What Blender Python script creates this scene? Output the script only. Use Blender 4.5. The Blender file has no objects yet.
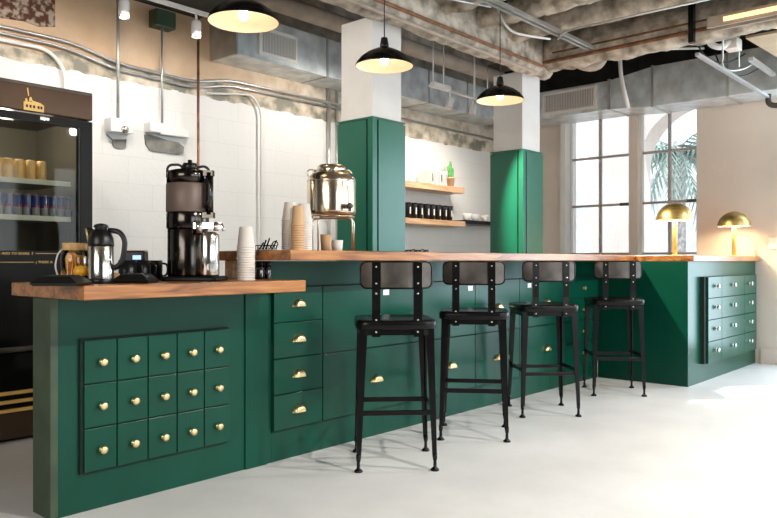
import bpy, math, random
from mathutils import Vector, Matrix, noise
random.seed(7)
PI = math.pi
S = bpy.context.scene
C = S.collection
# ------------------------------------------------------------------ camera
FOC, HX, HY, CAMH = 734.0, 388.5, 261.0, 1.04
A1 = math.radians(41.57)
FW = (math.cos(A1), math.sin(A1)); RT = (math.sin(A1), -math.cos(A1))
cd = bpy.data.cameras.new('camera'); cam = bpy.data.objects.new('camera', cd); C.objects.link(cam)
cam.location = (0, 0, CAMH); cam.rotation_euler = (PI/2, 0, A1 - PI/2)
cd.sensor_width = 36; cd.lens = 36*FOC/777; cd.shift_y = (HY-259)/777; cd.clip_start = .05; cd.clip_end = 200
S.camera = cam
def wx(px, Y):            # world X of the sight line through column px at depth plane Y
    k = (px-HX)/FOC; d = Y/(FW[1]+k*RT[1]); return d*(FW[0]+k*RT[0])

# ------------------------------------------------------------------ materials
def mat(name, col, rough=.5, metal=0, var=0, vscale=6, bump=0, bscale=40, col2=None, stretch=None, spec=None, coat=0, emit=None, estr=0, detail=4, ramp=(.35,.65)):
    m = bpy.data.materials.new(name); m.use_nodes = True
    nt = m.node_tree; N = nt.nodes; L = nt.links; b = N['Principled BSDF']
    b.inputs['Base Color'].default_value = (*col, 1); b.inputs['Roughness'].default_value = rough
    b.inputs['Metallic'].default_value = metal
    if spec is not None: b.inputs['Specular IOR Level'].default_value = spec
    if coat: b.inputs['Coat Weight'].default_value = coat; b.inputs['Coat Roughness'].default_value = .12
    if emit: b.inputs['Emission Color'].default_value = (*emit, 1); b.inputs['Emission Strength'].default_value = estr
    tc = N.new('ShaderNodeTexCoord'); mp = N.new('ShaderNodeMapping'); L.new(tc.outputs['Object'], mp.inputs[0])
    if stretch: mp.inputs['Scale'].default_value = stretch
    if var or col2:
        n = N.new('ShaderNodeTexNoise'); n.inputs['Scale'].default_value = vscale; n.inputs['Detail'].default_value = detail
        L.new(mp.outputs[0], n.inputs[0])
        r = N.new('ShaderNodeValToRGB'); L.new(n.outputs[0], r.inputs[0])
        c2 = col2 if col2 else tuple(c*(1+var) for c in col)
        c1 = col if col2 else tuple(c*(1-var) for c in col)
        r.color_ramp.elements[0].position = ramp[0]; r.color_ramp.elements[1].position = ramp[1]
        r.color_ramp.elements[0].color = (*c1, 1); r.color_ramp.elements[1].color = (*c2, 1)
        L.new(r.outputs[0], b.inputs['Base Color'])
    if bump:
        n2 = N.new('ShaderNodeTexNoise'); n2.inputs['Scale'].default_value = bscale; n2.inputs['Detail'].default_value = 5
        L.new(mp.outputs[0], n2.inputs[0])
        bp = N.new('ShaderNodeBump'); bp.inputs['Strength'].default_value = bump; bp.inputs['Distance'].default_value = .01
        L.new(n2.outputs[0], bp.inputs['Height']); L.new(bp.outputs[0], b.inputs['Normal'])
    return m
def glass(name, tint=(.9, .95, .95), fac=.12, rough=.02):
    m = bpy.data.materials.new(name); m.use_nodes = True; nt = m.node_tree; N = nt.nodes; L = nt.links
    N.remove(N['Principled BSDF']); o = N['Material Output']
    t = N.new('ShaderNodeBsdfTransparent'); t.inputs[0].default_value = (*tint, 1)
    g = N.new('ShaderNodeBsdfGlossy'); g.inputs['Roughness'].default_value = rough
    f = N.new('ShaderNodeFresnel'); f.inputs[0].default_value = 1.45
    a = N.new('ShaderNodeMath'); a.operation = 'ADD'; a.inputs[1].default_value = fac - .04; a.use_clamp = True
    x = N.new('ShaderNodeMixShader'); L.new(f.outputs[0], a.inputs[0]); L.new(a.outputs[0], x.inputs[0])
    L.new(t.outputs[0], x.inputs[1]); L.new(g.outputs[0], x.inputs[2]); L.new(x.outputs[0], o.inputs[0])
    return m
M = {}
M['green'] = mat('green_paint', (.0015, .056, .034), .27, var=.08, vscale=3, spec=.25)
M['green_col'] = mat('column_green_paint', (.006, .13, .078), .28, var=.05, vscale=3)
M['green_dark'] = mat('olive_green_side_paint', (.035, .06, .03), .5, var=.2, vscale=8)
M['gap'] = mat('dark_gap', (.004, .012, .009), .8)  # near-black colour paints in the shade of grooves and drawer gaps
M['white_wall'] = None
M['white_paint'] = mat('white_paint', (.80, .78, .75), .55, var=.03, vscale=5)
M['dark_paint'] = mat('dark_taupe_paint', (.12, .11, .10), .7)
M['beige_paint'] = mat('beige_paint', (.73, .65, .57), .6, var=.05, vscale=2)
M['black_metal'] = mat('black_metal', (.003, .003, .0035), .26, .0, var=.3, vscale=12, spec=.25)
M['worn_steel'] = mat('worn_dark_steel', (.10, .088, .080), .38, .6, var=.35, vscale=9)
M['black_plastic'] = mat('black_plastic', (.005, .005, .0055), .32, spec=.4)
M['black_gloss'] = mat('black_gloss', (.004, .004, .004), .4, spec=.2)
M['brass'] = mat('brass', (.86, .66, .34), .3, 1, var=.06, vscale=10)
M['brass_brushed'] = mat('brushed_brass', (.52, .37, .14), .38, 1, var=.12, vscale=6, stretch=(1, 1, 14))
M['brass_satin'] = mat('satin_brass', (.80, .56, .18), .4, .55)
M['steel'] = mat('stainless_steel', (.62, .60, .57), .16, 1, var=.04, vscale=8)
M['dark_steel'] = mat('dark_polished_steel', (.065, .058, .052), .16, 1)
M['gold_steel'] = mat('champagne_steel', (.80, .68, .52), .18, 1)
M['copper'] = mat('copper_pipe', (.30, .13, .06), .5, .6, var=.35, vscale=12)
M['galv'] = mat('galvanised_steel', (.62, .66, .67), .36, .4, var=.2, vscale=7, detail=6)
M['galv_pipe'] = mat('galvanised_conduit', (.52, .52, .50), .35, .75, var=.1, vscale=8)
M['white_cup'] = mat('white_paper', (.78, .72, .66), .6)
M['clear_cup'] = mat('frosted_plastic', (.78, .74, .68), .3)
M['kraft'] = mat('kraft_paper', (.62, .40, .22), .6)
M['cork'] = mat('cork', (.68, .42, .18), .8, var=.2, vscale=40)
M['amber'] = mat('amber_packets', (.95, .50, .06), .4, var=.4, vscale=14, col2=(1, .86, .6))
M['pipe_insul'] = mat('pipe_wrap', (.42, .34, .27), .85, var=.15, vscale=6, bump=.5, bscale=20)
M['foam'] = mat('sprayed_insulation', (.22, .175, .13), .95, col2=(.68, .60, .49), vscale=9, bump=1, bscale=30, ramp=(.32, .66), detail=10)
M['deck'] = mat('concrete_deck', (.04, .030, .022), .95, col2=(.26, .20, .145), vscale=4.5, bump=.9, bscale=18, detail=8)
M['dark_deck'] = mat('soot_dark_deck', (.035, .032, .028), .9, var=.4, vscale=4)  # near-black tone for the upper deck, soffit, fascias and wall strip
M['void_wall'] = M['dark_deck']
M['blue'] = mat('blue_can_print', (.02, .04, .22), .25, .3)
M['silver'] = mat('silver_can', (.62, .64, .68), .25, .6)
M['red'] = mat('red_print', (.5, .02, .02), .3)
M['gold_can'] = mat('gold_can', (.80, .55, .25), .4, .2, var=.08, vscale=30)
M['gold_print'] = mat('gold_print', (.85, .55, .16), .4)
M['shelf_white'] = mat('shelf_white', (.72, .75, .68), .4)
M['fridge_in'] = mat('fridge_interior', (.20, .185, .15), .4)
M['header'] = mat('bronze_black_header', (.075, .042, .024), .3, spec=.5, metal=.5)
M['vent_white'] = mat('white_vent_frame', (.78, .76, .72), .5)
M['cream'] = mat('cream_enamel', (.74, .60, .46), .45)
M['glass'] = glass('window_glass', (.95, .98, 1.0), .06)
M['jar_glass'] = glass('jar_glass', (.97, .95, .88), .05)
M['dark_glass'] = glass('dark_jar_glass', (.25, .25, .26), .2)
M['door_glass'] = glass('cooler_door_glass', (.86, .86, .82), .02)
M['leaf'] = mat('green_leaf', (.12, .38, .10), .55, var=.3, vscale=20)
M['terracotta'] = mat('tan_pot', (.72, .48, .28), .7)
M['red_label'] = mat('white_book', (.82, .80, .78), .6)
M['blue_jacket'] = mat('blue_jacket', (.05, .14, .26), .6)
M['bulb'] = mat('bulb', (1, .8, .5), .5, emit=(1, .76, .48), estr=14)
M['screen'] = mat('lit_display', (.02, .03, .05), .2, emit=(.35, .55, 1), estr=1.4)
M['tag'] = mat('white_tag', (.85, .85, .83), .5)
M['steel_bright'] = mat('bright_zinc_channel', (.48, .50, .52), .35, .6)
M['hole'] = mat('exposed_lath', (.10, .035, .02), .9, col2=(.45, .36, .28), vscale=22, ramp=(.45, .6))
M['raw_grey'] = mat('raw_concrete_patch', (.22, .21, .19), .9, var=.3, vscale=10)
M['ext_wall'] = mat('pale_stucco', (.80, .70, .64), .9, var=.04, vscale=1)
M['ext_far'] = mat('far_white_wall', (.75, .78, .80), .9, var=.15, vscale=3)
M['ext_ground'] = mat('pavement', (.55, .53, .5), .9, var=.1, vscale=2)
M['trunk'] = mat('palm_trunk', (.5, .48, .48), .9, var=.3, vscale=14)
M['frond'] = mat('palm_leaf', (.30, .40, .36), .7, var=.3, vscale=10)

def wood(name, c1, c2, c3, rough=.32):
    m = bpy.data.materials.new(name); m.use_nodes = True; nt = m.node_tree; N = nt.nodes; L = nt.links; b = N['Principled BSDF']
    tc = N.new('ShaderNodeTexCoord'); mp = N.new('ShaderNodeMapping'); mp.inputs['Scale'].default_value = (1.2, 9, 14)
    L.new(tc.outputs['Object'], mp.inputs[0])
    n = N.new('ShaderNodeTexNoise'); n.inputs['Scale'].default_value = 2.2; n.inputs['Detail'].default_value = 7; n.inputs['Distortion'].default_value = 1.0
    L.new(mp.outputs[0], n.inputs[0]); r = N.new('ShaderNodeValToRGB'); L.new(n.outputs[0], r.inputs[0])
    e = r.color_ramp.elements; e[0].position = .3; e[0].color = (*c1, 1); e[1].position = .72; e[1].color = (*c3, 1)
    x = e.new(.5); x.color = (*c2, 1)
    L.new(r.outputs[0], b.inputs['Base Color']); b.inputs['Roughness'].default_value = rough
    b.inputs['Coat Weight'].default_value = .25; b.inputs['Coat Roughness'].default_value = .25
    return m
M['wood'] = wood('walnut_worktop', (.12, .036, .007), (.34, .125, .028), (.50, .22, .06))
M['wood_pale'] = wood('pale_shelf_wood', (.42, .22, .11), (.60, .36, .19), (.72, .48, .28), .45)

def floor_mat():
    m = bpy.data.materials.new('polished_concrete'); m.use_nodes = True; nt = m.node_tree; N = nt.nodes; L = nt.links; b = N['Principled BSDF']
    tc = N.new('ShaderNodeTexCoord')
    n = N.new('ShaderNodeTexNoise'); n.inputs['Scale'].default_value = 1.3; n.inputs['Detail'].default_value = 9; n.inputs['Roughness'].default_value = .62
    L.new(tc.outputs['Object'], n.inputs[0]); r = N.new('ShaderNodeValToRGB'); L.new(n.outputs[0], r.inputs[0])
    r.color_ramp.elements[0].position = .3; r.color_ramp.elements[1].position = .7
    r.color_ramp.elements[0].color = (.60, .60, .59, 1); r.color_ramp.elements[1].color = (.76, .755, .745, 1)
    L.new(r.outputs[0], b.inputs['Base Color'])
    n2 = N.new('ShaderNodeTexNoise'); n2.inputs['Scale'].default_value = 5; n2.inputs['Detail'].default_value = 6; L.new(tc.outputs['Object'], n2.inputs[0])
    mr = N.new('ShaderNodeMapRange'); mr.inputs[3].default_value = .28; mr.inputs[4].default_value = .5; L.new(n2.outputs[0], mr.inputs[0]); L.new(mr.outputs[0], b.inputs['Roughness'])
    return m
M['floor'] = floor_mat()

def wall_mat():
    # white painted blockwork up to a ragged line, bare plaster and concrete above it
    m = bpy.data.materials.new('part_painted_block_wall'); m.use_nodes = True; nt = m.node_tree; N = nt.nodes; L = nt.links; b = N['Principled BSDF']
    tc = N.new('ShaderNodeTexCoord'); sp = N.new('ShaderNodeSeparateXYZ'); L.new(tc.outputs['Object'], sp.inputs[0])
    def mth(op, a, c, d=None):
        x = N.new('ShaderNodeMath'); x.operation = op
        for i, v in enumerate((a, c) if d is None else (a, c, d)):
            if isinstance(v, (int, float)): x.inputs[i].default_value = v
            else: L.new(v, x.inputs[i])
        return x.outputs[0]
    def nz(sc, det=6, st=None):
        x = N.new('ShaderNodeTexNoise'); x.inputs['Scale'].default_value = sc; x.inputs['Detail'].default_value = det
        if st:
            mp = N.new('ShaderNodeMapping'); mp.inputs['Scale'].default_value = st; L.new(tc.outputs['Object'], mp.inputs[0]); L.new(mp.outputs[0], x.inputs[0])
        else: L.new(tc.outputs['Object'], x.inputs[0])
        return x.outputs[0]
    def ramp(v, stops):
        x = N.new('ShaderNodeValToRGB'); L.new(v, x.inputs[0]); e = x.color_ramp.elements
        e[0].position, e[0].color = stops[0][0], (*stops[0][1], 1); e[1].position, e[1].color = stops[-1][0], (*stops[-1][1], 1)
        for p, c in stops[1:-1]:
            q = e.new(p); q.color = (*c, 1)
        return x.outputs[0]
    def mix(f, a, c):
        x = N.new('ShaderNodeMix'); x.data_type = 'RGBA'
        if isinstance(f, (int, float)): x.inputs[0].default_value = f
        else: L.new(f, x.inputs[0])
        for i, v in ((6, a), (7, c)):
            if isinstance(v, tuple): x.inputs[i].default_value = (*v, 1)
            else: L.new(v, x.inputs[i])
        return x.outputs[2]
    X, Z = sp.outputs[0], sp.outputs[2]
    tan = ramp(nz(2.5), [(.3, (.56, .37, .22)), (.7, (.74, .54, .36))])
    grey = ramp(nz(7, 8), [(.3, (.30, .26, .20)), (.5, (.58, .50, .40)), (.7, (.72, .67, .58))])
    fx = mth('MULTIPLY', mth('SUBTRACT', X, 3.6), .8); fx2 = N.new('ShaderNodeClamp'); L.new(fx, fx2.inputs[0])
    bare = mix(fx2.outputs[0], tan, grey)
    low = mth('LESS_THAN', mth('ADD', Z, mth('MULTIPLY', nz(3), .25)), 2.66)       # stripped patchy band just over the paint
    patch = ramp(nz(5, 8), [(.42, (.24, .23, .18)), (.5, (.52, .44, .33)), (.6, (.72, .66, .55))])
    bare = mix(low, bare, patch)
    br = N.new('ShaderNodeTexBrick'); mp = N.new('ShaderNodeMapping'); mp.inputs['Rotation'].default_value = (PI/2, 0, 0); L.new(tc.outputs['Object'], mp.inputs[0]); L.new(mp.outputs[0], br.inputs[0])
    br.inputs['Scale'].default_value = 1; br.inputs['Brick Width'].default_value = .41; br.inputs['Row Height'].default_value = .204; br.inputs['Mortar Size'].default_value = .0025; br.inputs['Mortar Smooth'].default_value = .3
    br.inputs['Color1'].default_value = (.82, .81, .78, 1); br.inputs['Color2'].default_value = (.80, .79, .76, 1); br.inputs['Mortar'].default_value = (.73, .72, .69, 1)
    edge = mth('ADD', 2.405, mth('MULTIPLY', mth('SUBTRACT', nz(9, 6), .5), .06))
    up = mth('GREATER_THAN', Z, edge)
    L.new(mix(up, br.outputs[0], bare), b.inputs['Base Color']); b.inputs['Roughness'].default_value = .65
    bp = N.new('ShaderNodeBump'); bp.inputs['Strength'].default_value = .35; bp.inputs['Distance'].default_value = .01
    h = mth('ADD', nz(30), mth('MULTIPLY', br.outputs[1], -1.5)); L.new(h, bp.inputs['Height']); L.new(bp.outputs[0], b.inputs['Normal'])
    return m
M['white_wall'] = wall_mat()

# ------------------------------------------------------------------ mesh builder
class MB:
    def __init__(s): s.v = []; s.f = []; s.m = []; s.sm = []; s.cur = 0
    def add(s, vs, fs, smooth=False):
        n = len(s.v); s.v += [tuple(v) for v in vs]
        for f in fs: s.f.append(tuple(i+n for i in f)); s.m.append(s.cur); s.sm.append(smooth)
        return s
    def box(s, x0, x1, y0, y1, z0, z1, R=None):
        vs = [(x, y, z) for x in (x0, x1) for y in (y0, y1) for z in (z0, z1)]
        if R: vs = [R @ Vector(v) for v in vs]
        return s.add(vs, [(0, 1, 3, 2), (4, 6, 7, 5), (0, 4, 5, 1), (2, 3, 7, 6), (0, 2, 6, 4), (1, 5, 7, 3)])
    def bbox(s, x0, x1, y0, y1, z0, z1, r=.004):
        # box with chamfered edges
        import bmesh
        bm = bmesh.new(); bmesh.ops.create_cube(bm, size=1)
        for v in bm.verts: v.co = Vector(((x0+x1)/2+v.co.x*(x1-x0), (y0+y1)/2+v.co.y*(y1-y0), (z0+z1)/2+v.co.z*(z1-z0)))
        bmesh.ops.bevel(bm, geom=bm.edges[:], offset=r, segments=2, affect='EDGES', profile=.5)
        bm.verts.index_update()
        s.add([v.co[:] for v in bm.verts], [[v.index for v in f.verts] for f in bm.faces]); bm.free(); return s
    def lathe(s, prof, n=24, c=(0, 0, 0), axis='z', smooth=True, cap=True):
        vs = []; fs = []; k = len(prof)
        for j in range(n):
            a = 2*PI*j/n
            for r, z in prof:
                p = (r*math.cos(a), r*math.sin(a), z)
                if axis == 'y': p = (p[0], p[2], p[1])
                if axis == 'x': p = (p[2], p[0], p[1])
                vs.append((p[0]+c[0], p[1]+c[1], p[2]+c[2]))
        for j in range(n):
            q = (j+1) % n
            for i in range(k-1): fs.append((j*k+i, q*k+i, q*k+i+1, j*k+i+1))
        s.add(vs, fs, smooth)
        if cap:
            base = len(s.v)-len(vs)
            if prof[0][0] > 1e-5: s.f.append(tuple(base+j*k for j in range(n))[::-1]); s.m.append(s.cur); s.sm.append(False)
            if prof[-1][0] > 1e-5: s.f.append(tuple(base+j*k+k-1 for j in range(n))); s.m.append(s.cur); s.sm.append(False)
        return s
    def cyl(s, r, z0, z1, c=(0, 0, 0), n=20, axis='z', r2=None):
        return s.lathe([(r, z0), (r if r2 is None else r2, z1)], n, c, axis)
    def tube(s, pts, r, n=8, bend=0, closed=False, steps=5):
        P = [Vector(p) for p in pts]
        if bend:
            Q = [P[0]]
            for i in range(1, len(P)-1):
                a, b, c = P[i-1], P[i], P[i+1]
                d1 = (a-b); d2 = (c-b); t = min(bend, d1.length*.49, d2.length*.49)
                p1 = b+d1.normalized()*t; p2 = b+d2.normalized()*t
                for k in range(steps+1):
                    u = k/steps; Q.append((1-u)**2*p1+2*u*(1-u)*b+u*u*p2)
            Q.append(P[-1]); P = Q
        vs = []; m = len(P); up = None
        for i, p in enumerate(P):
            if closed: t = P[(i+1) % m]-P[i-1]
            else: t = P[min(i+1, m-1)]-P[max(i-1, 0)]
            t.normalize()
            if up is None:
                up = Vector((0, 0, 1)) if abs(t.z) < .9 else Vector((1, 0, 0))
            u = t.cross(up).normalized(); w = u.cross(t).normalized(); up = w
            rr = r[i] if isinstance(r, (list, tuple)) else r
            for j in range(n):
                a = 2*PI*j/n; vs.append(p+u*math.cos(a)*rr+w*math.sin(a)*rr)
        fs = []
        for i in range(m if closed else m-1):
            for j in range(n):
                a = i*n+j; b = i*n+(j+1) % n; c = ((i+1) % m)*n+(j+1) % n; d = ((i+1) % m)*n+j
                fs.append((a, b, c, d))
        s.add(vs, fs, True)
        if not closed:
            b = len(s.v)-len(vs)
            for ids in (range(n), range((m-1)*n, m*n)):
                s.f.append(tuple(b+j for j in ids)); s.m.append(s.cur); s.sm.append(False)
        return s
    def prism(s, poly, d0, d1, axis='y', off=(0, 0, 0)):
        # poly: 2-D outline in (x,z) for axis y, (y,z) for axis x, (x,y) for axis z
        def P(a, b, d):
            q = {'y': (a, d, b), 'x': (d, a, b), 'z': (a, b, d)}[axis]
            return (q[0]+off[0], q[1]+off[1], q[2]+off[2])
        n = len(poly); vs = [P(a, b, d0) for a, b in poly]+[P(a, b, d1) for a, b in poly]
        fs = [tuple(range(n)), tuple(range(2*n-1, n-1, -1))]+[(i, (i+1) % n, n+(i+1) % n, n+i) for i in range(n)]
        return s.add(vs, fs)
    def ball(s, r, c, n=14, sz=1):
        k = 8; return s.lathe([(max(r*math.sin(PI*i/k), 1e-6), -r*sz*math.cos(PI*i/k)) for i in range(k+1)], n, c, cap=False)
    def loft(s, secs, smooth=False):
        n = len(secs[0]); vs = [p for q in secs for p in q]; fs = []
        for i in range(len(secs)-1):
            for j in range(n): fs.append((i*n+j, i*n+(j+1) % n, (i+1)*n+(j+1) % n, (i+1)*n+j))
        fs.append(tuple(range(n))[::-1]); fs.append(tuple(range((len(secs)-1)*n, len(secs)*n)))
        return s.add(vs, fs, smooth)
    def build(s, name, mats, parent=None, loc=None):
        if not isinstance(mats, (list, tuple)): mats = [mats]
        me = bpy.data.meshes.new(name)
        o = (0, 0, 0)
        if loc: o = loc
        elif parent is not None and parent.get('_w'): o = parent['_w']
        me.from_pydata([(v[0]-o[0], v[1]-o[1], v[2]-o[2]) for v in s.v], [], s.f)
        for m in mats: me.materials.append(m)
        for p, i, q in zip(me.polygons, s.m, s.sm): p.material_index = i; p.use_smooth = q
        import bmesh
        bm = bmesh.new(); bm.from_mesh(me); bmesh.ops.recalc_face_normals(bm, faces=bm.faces[:]); bm.to_mesh(me); bm.free()
        ob = bpy.data.objects.new(name, me); C.objects.link(ob)
        if parent is not None:
            ob.parent = parent
            if parent.get('_w'): ob['_w'] = parent['_w']
        elif loc: ob.location = loc
        return ob
def tag(o, label, cat, group=None, kind=None):
    o['label'] = label; o['category'] = cat
    if group: o['group'] = group
    if kind: o['kind'] = kind
    return o
def struct(mb, name, m, label=None, parent=None):
    o = mb.build(name, m, parent)
    if parent is None: o['kind'] = 'structure'; o['category'] = name.split('_')[0]; o['label'] = label or name.replace('_', ' ')
    return o
def thing(name, label, cat, loc, rz=0, group=None, world=False, kind=None):
    o = bpy.data.objects.new(name, None); C.objects.link(o); o.location = loc; o.rotation_euler = (0, 0, rz)
    o.empty_display_size = .1
    if world: o['_w'] = tuple(loc)     # children are given in room coordinates
    return tag(o, label, cat, group, kind)
def kids(o): return [c for c in C.objects if c.parent == o]
def dup(root, loc, rz, label, group=None):
    r = root.copy(); C.objects.link(r); r.location = loc; r.rotation_euler = (0, 0, rz); r['label'] = label
    if group: r['group'] = group
    for ch in kids(root):
        c = ch.copy(); C.objects.link(c); c.parent = r
        for g in kids(ch):
            d = g.copy(); C.objects.link(d); d.parent = c
    return r

# ------------------------------------------------------------------ the room
YB, XR = 5.2, 8.11            # back wall, window wall
struct(MB().box(-4, 8.4, -5, 5.4, -.1, 0), 'floor', M['floor'], 'pale grey polished concrete floor')
wb = MB().box(-2, 8.4, YB, YB+.2, 0, 3.7)
struct(wb, 'wall_back', M['white_wall'], 'white painted block wall with bare concrete band above')
W1 = (3.52, 4.30); W2 = (2.757, 3.42); ZS, ZT = .95, 2.96
wr = MB()
wr.box(XR, 8.36, 1.76, YB, 0, ZS); wr.box(XR, 8.36, -4.2, YB, ZT, 3.03)
wr.box(XR, 8.36, W1[1], YB, ZS, ZT); wr.box(XR, 8.36, 1.76, W2[0], ZS, ZT)
for (a0_, a1_, q0, q1) in ((-4.2, -1.2, 0, ZT), (-1.2, 1.76, 0, .12), (-1.2, 1.76, 2.6, ZT)): wr.box(XR, 8.36, a0_, a1_, q0, q1)
wf = MB()
wf.box(-2, 8.36, -4.4, -4.2, 0, .6); wf.box(-2, 8.36, -4.4, -4.2, 2.7, 3.7)
for a0_, a1_ in ((-2, .2), (2.4, 3.0), (5.2, 5.8), (8.0, 8.36)): wf.box(a0_, a1_, -4.4, -4.2, .6, 2.7)
struct(wf, 'wall_front', M['dark_paint'], 'wall with three broad windows behind the viewer')
struct(MB().box(-2.2, -2, -4.4, 5.4, 0, 3.7), 'wall_left', M['dark_paint'], 'wall to the left of the viewer')
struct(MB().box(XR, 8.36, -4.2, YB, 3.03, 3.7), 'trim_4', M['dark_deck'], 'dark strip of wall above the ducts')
struct(wr, 'wall_right', M['beige_paint'], 'warm beige painted wall with the tall windows')
struct(MB().box(XR+.01, 8.30, W2[1], W1[0], ZS, ZT), 'trim_1', M['beige_paint'], 'beige post between the two tall windows')
def window(idx, y0, y1, label):
    t = thing('window_%d' % idx, label, 'window', (8.2, (y0+y1)/2, ZS), world=True, kind='structure')
    f = MB()
    w = .028
    f.box(8.18, 8.25, y0, y0+w, ZS, ZT); f.box(8.18, 8.25, y1-w, y1, ZS, ZT); f.box(8.18, 8.25, y0+w, y1-w, ZS, ZS+.12); f.box(8.18, 8.25, y0+w, y1-w, ZT-.05, ZT)
    f.build('window_frame', M['white_paint'], t)
    g = MB(); ym = (y0+y1)/2
    g.box(8.195, 8.235, ym-.014, ym+.014, ZS+.12, ZT-.05)
    for z in (1.125, 1.70, 2.272, 2.85): g.box(8.197, 8.233, y0+w, y1-w, z-.013, z+.013)
    g.build('glazing_bars', M['grey_bar'], t)
    MB().box(8.212, 8.218, y0+w, y1-w, ZS+.12, ZT-.05).build('pane', M['glass'], t)
    MB().box(8.165, 8.185, y0+.03, y0+.13, 1.68, 1.715).build('latch', M['worn_steel'], t)
    return t
M['grey_bar'] = mat('grey_glazing_bar', (.42, .39, .38), .5)
window(1, *W1, 'tall paned window nearer the back wall')
window(2, *W2, 'tall paned window nearer the brass lamps')
struct(MB().box(8.05, 8.2, W1[1]-.012, W1[1]+.05, ZS, ZT), 'trim_2', M['white_paint'], 'white jamb of the left tall window')
struct(MB().box(8.02, 8.3, W2[0]-.03, W1[1]+.03, ZS-.04, ZS), 'trim_3', M['white_paint'], 'white window sill board')
struct(MB().box(8.09, 8.11, 1.77, 2.12, 0, .155), 'baseboard_right', M['beige_paint'], 'beige baseboard of the window wall')
# switch plate by the lamps
tag(MB().bbox(8.095, 8.11, 1.93, 2.05, 1.16, 1.28).build('switch_plate', M['white_paint'], loc=(8.1, 1.99, 1.16)), 'white switch plate on the beige wall right of the brass lamps', 'switch')

# columns
for k, (cx0, nm) in enumerate(((3.777, 'nearer'), (5.77, 'farther'))):
    t = thing('column', 'white square column with green cladding, the %s of two behind the bar' % nm, 'column', (cx0+.154, 3.654, 0), world=True, kind='structure')
    MB().box(cx0, cx0+.308, 3.50, 3.808, 0, 2.76).build('column_core', M['white_paint'], t)
    MB().box(cx0-.012, cx0+.320, 3.488, 3.820, 0, 2.05).build('cladding', M['green_col'], t)
    p = MB(); x0, x1, y0, y1 = cx0-.022, cx0+.330, 3.478, 3.830
    p.box(x0+.062, x1, y0, y0+.013, .1, 2.032); p.box(x0, x0+.013, y0+.062, y1, .1, 2.032)
    p.build('raised_panel', M['green_col'], t)
    q = MB(); q.box(x0, x0+.046, y0, y0+.013, .1, 2.04); q.box(x0, x0+.013, y0+.013, y0+.046, .1, 2.04); q.box(x0, x1, y0, y0+.013, 2.04, 2.052); q.box(x0, x0+.013, y0+.013, y1, 2.04, 2.052)
    q.build('corner_trim', M['green_col'], t)
    g = MB(); g.box(x0+.046, x0+.062, y0+.009, y0+.0115, .1, 2.04); g.box(x0+.009, x0+.0115, y0+.046, y0+.062, .1, 2.04)
    g.build('groove', M['gap'], t)  # dark sheets painted in as the shade inside the grooves

# ceiling: low joisted concrete over the room, open dark void along the walls
def rough_bar(mb, x0, x1, y0, y1, z0, z1, amp=.02, step=.06, seed=0):
    # lumpy bar along its longer side
    along = 'x' if x1-x0 > y1-y0 else 'y'
    L0, L1 = (x0, x1) if along == 'x' else (y0, y1); a0, a1 = (y0, y1) if along == 'x' else (x0, x1)
    n = max(2, int((L1-L0)/step)); prof = []
    for t in (0, .25, .5, .75, 1): prof.append((a0+(a1-a0)*t, z0 - .18*(z1-z0)*math.sin(PI*t)))
    prof = [(a0, z1)] + [(a0, (z0+z1)/2)] + prof + [(a1, (z0+z1)/2), (a1, z1)]
    secs = []
    for i in range(n+1):
        l = L0+(L1-L0)*i/n; q = []
        for j, (a, z) in enumerate(prof):
            nv = noise.noise_vector(Vector((l*5+seed, a*6, z*6)))+noise.noise_vector(Vector((l*16+seed, a*17, z*17)))*.7+noise.noise_vector(Vector((l*37+seed, a*37, z*37)))*.4
            da, dz = nv.x*amp, nv.y*amp
            if j in (0, len(prof)-1): dz = 0
            q.append((l, a+da, z+dz) if along == 'x' else (a+da, l, z+dz))
        secs.append(q)
    mb.loft(secs, smooth=True)
struct(MB().box(-2, 5.95, -4, 3.40, 3.02, 3.10), 'ceiling', M['deck'], 'rough concrete ceiling over the seating side')
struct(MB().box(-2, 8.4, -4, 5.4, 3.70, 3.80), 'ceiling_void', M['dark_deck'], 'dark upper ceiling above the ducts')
for i, x in enumerate((2.9, 3.36, 3.85, 4.33, 4.81, 5.27)):
    b = MB(); rough_bar(b, x-.05, x+.08, -1.2, 3.36, 2.89, 3.03, .022, .035, i*7)
    struct(b, 'ceiling_joist', M['foam'], 'lumpy insulated joist of the rough ceiling')
b = MB(); rough_bar(b, -1.5, 5.95, 3.29, 3.46, 2.735, 3.02, .016, .035, 50)
struct(b, 'ceiling_beam', M['foam'], 'insulated beam running along above the bar')
b = MB(); rough_bar(b, 5.78, 5.98, -1.2, 3.29, 2.775, 3.02, .02, .035, 90)
struct(b, 'ceiling_beam', M['foam'], 'insulated beam running toward the right over the cabinet end')
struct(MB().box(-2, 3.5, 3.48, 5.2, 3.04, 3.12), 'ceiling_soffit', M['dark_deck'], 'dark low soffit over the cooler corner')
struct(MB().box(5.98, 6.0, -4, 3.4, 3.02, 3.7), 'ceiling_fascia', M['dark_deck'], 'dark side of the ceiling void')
struct(MB().box(-2, 6.0, 3.46, 3.48, 3.02, 3.7), 'ceiling_fascia', M['dark_deck'], 'dark side of the ceiling void')

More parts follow.
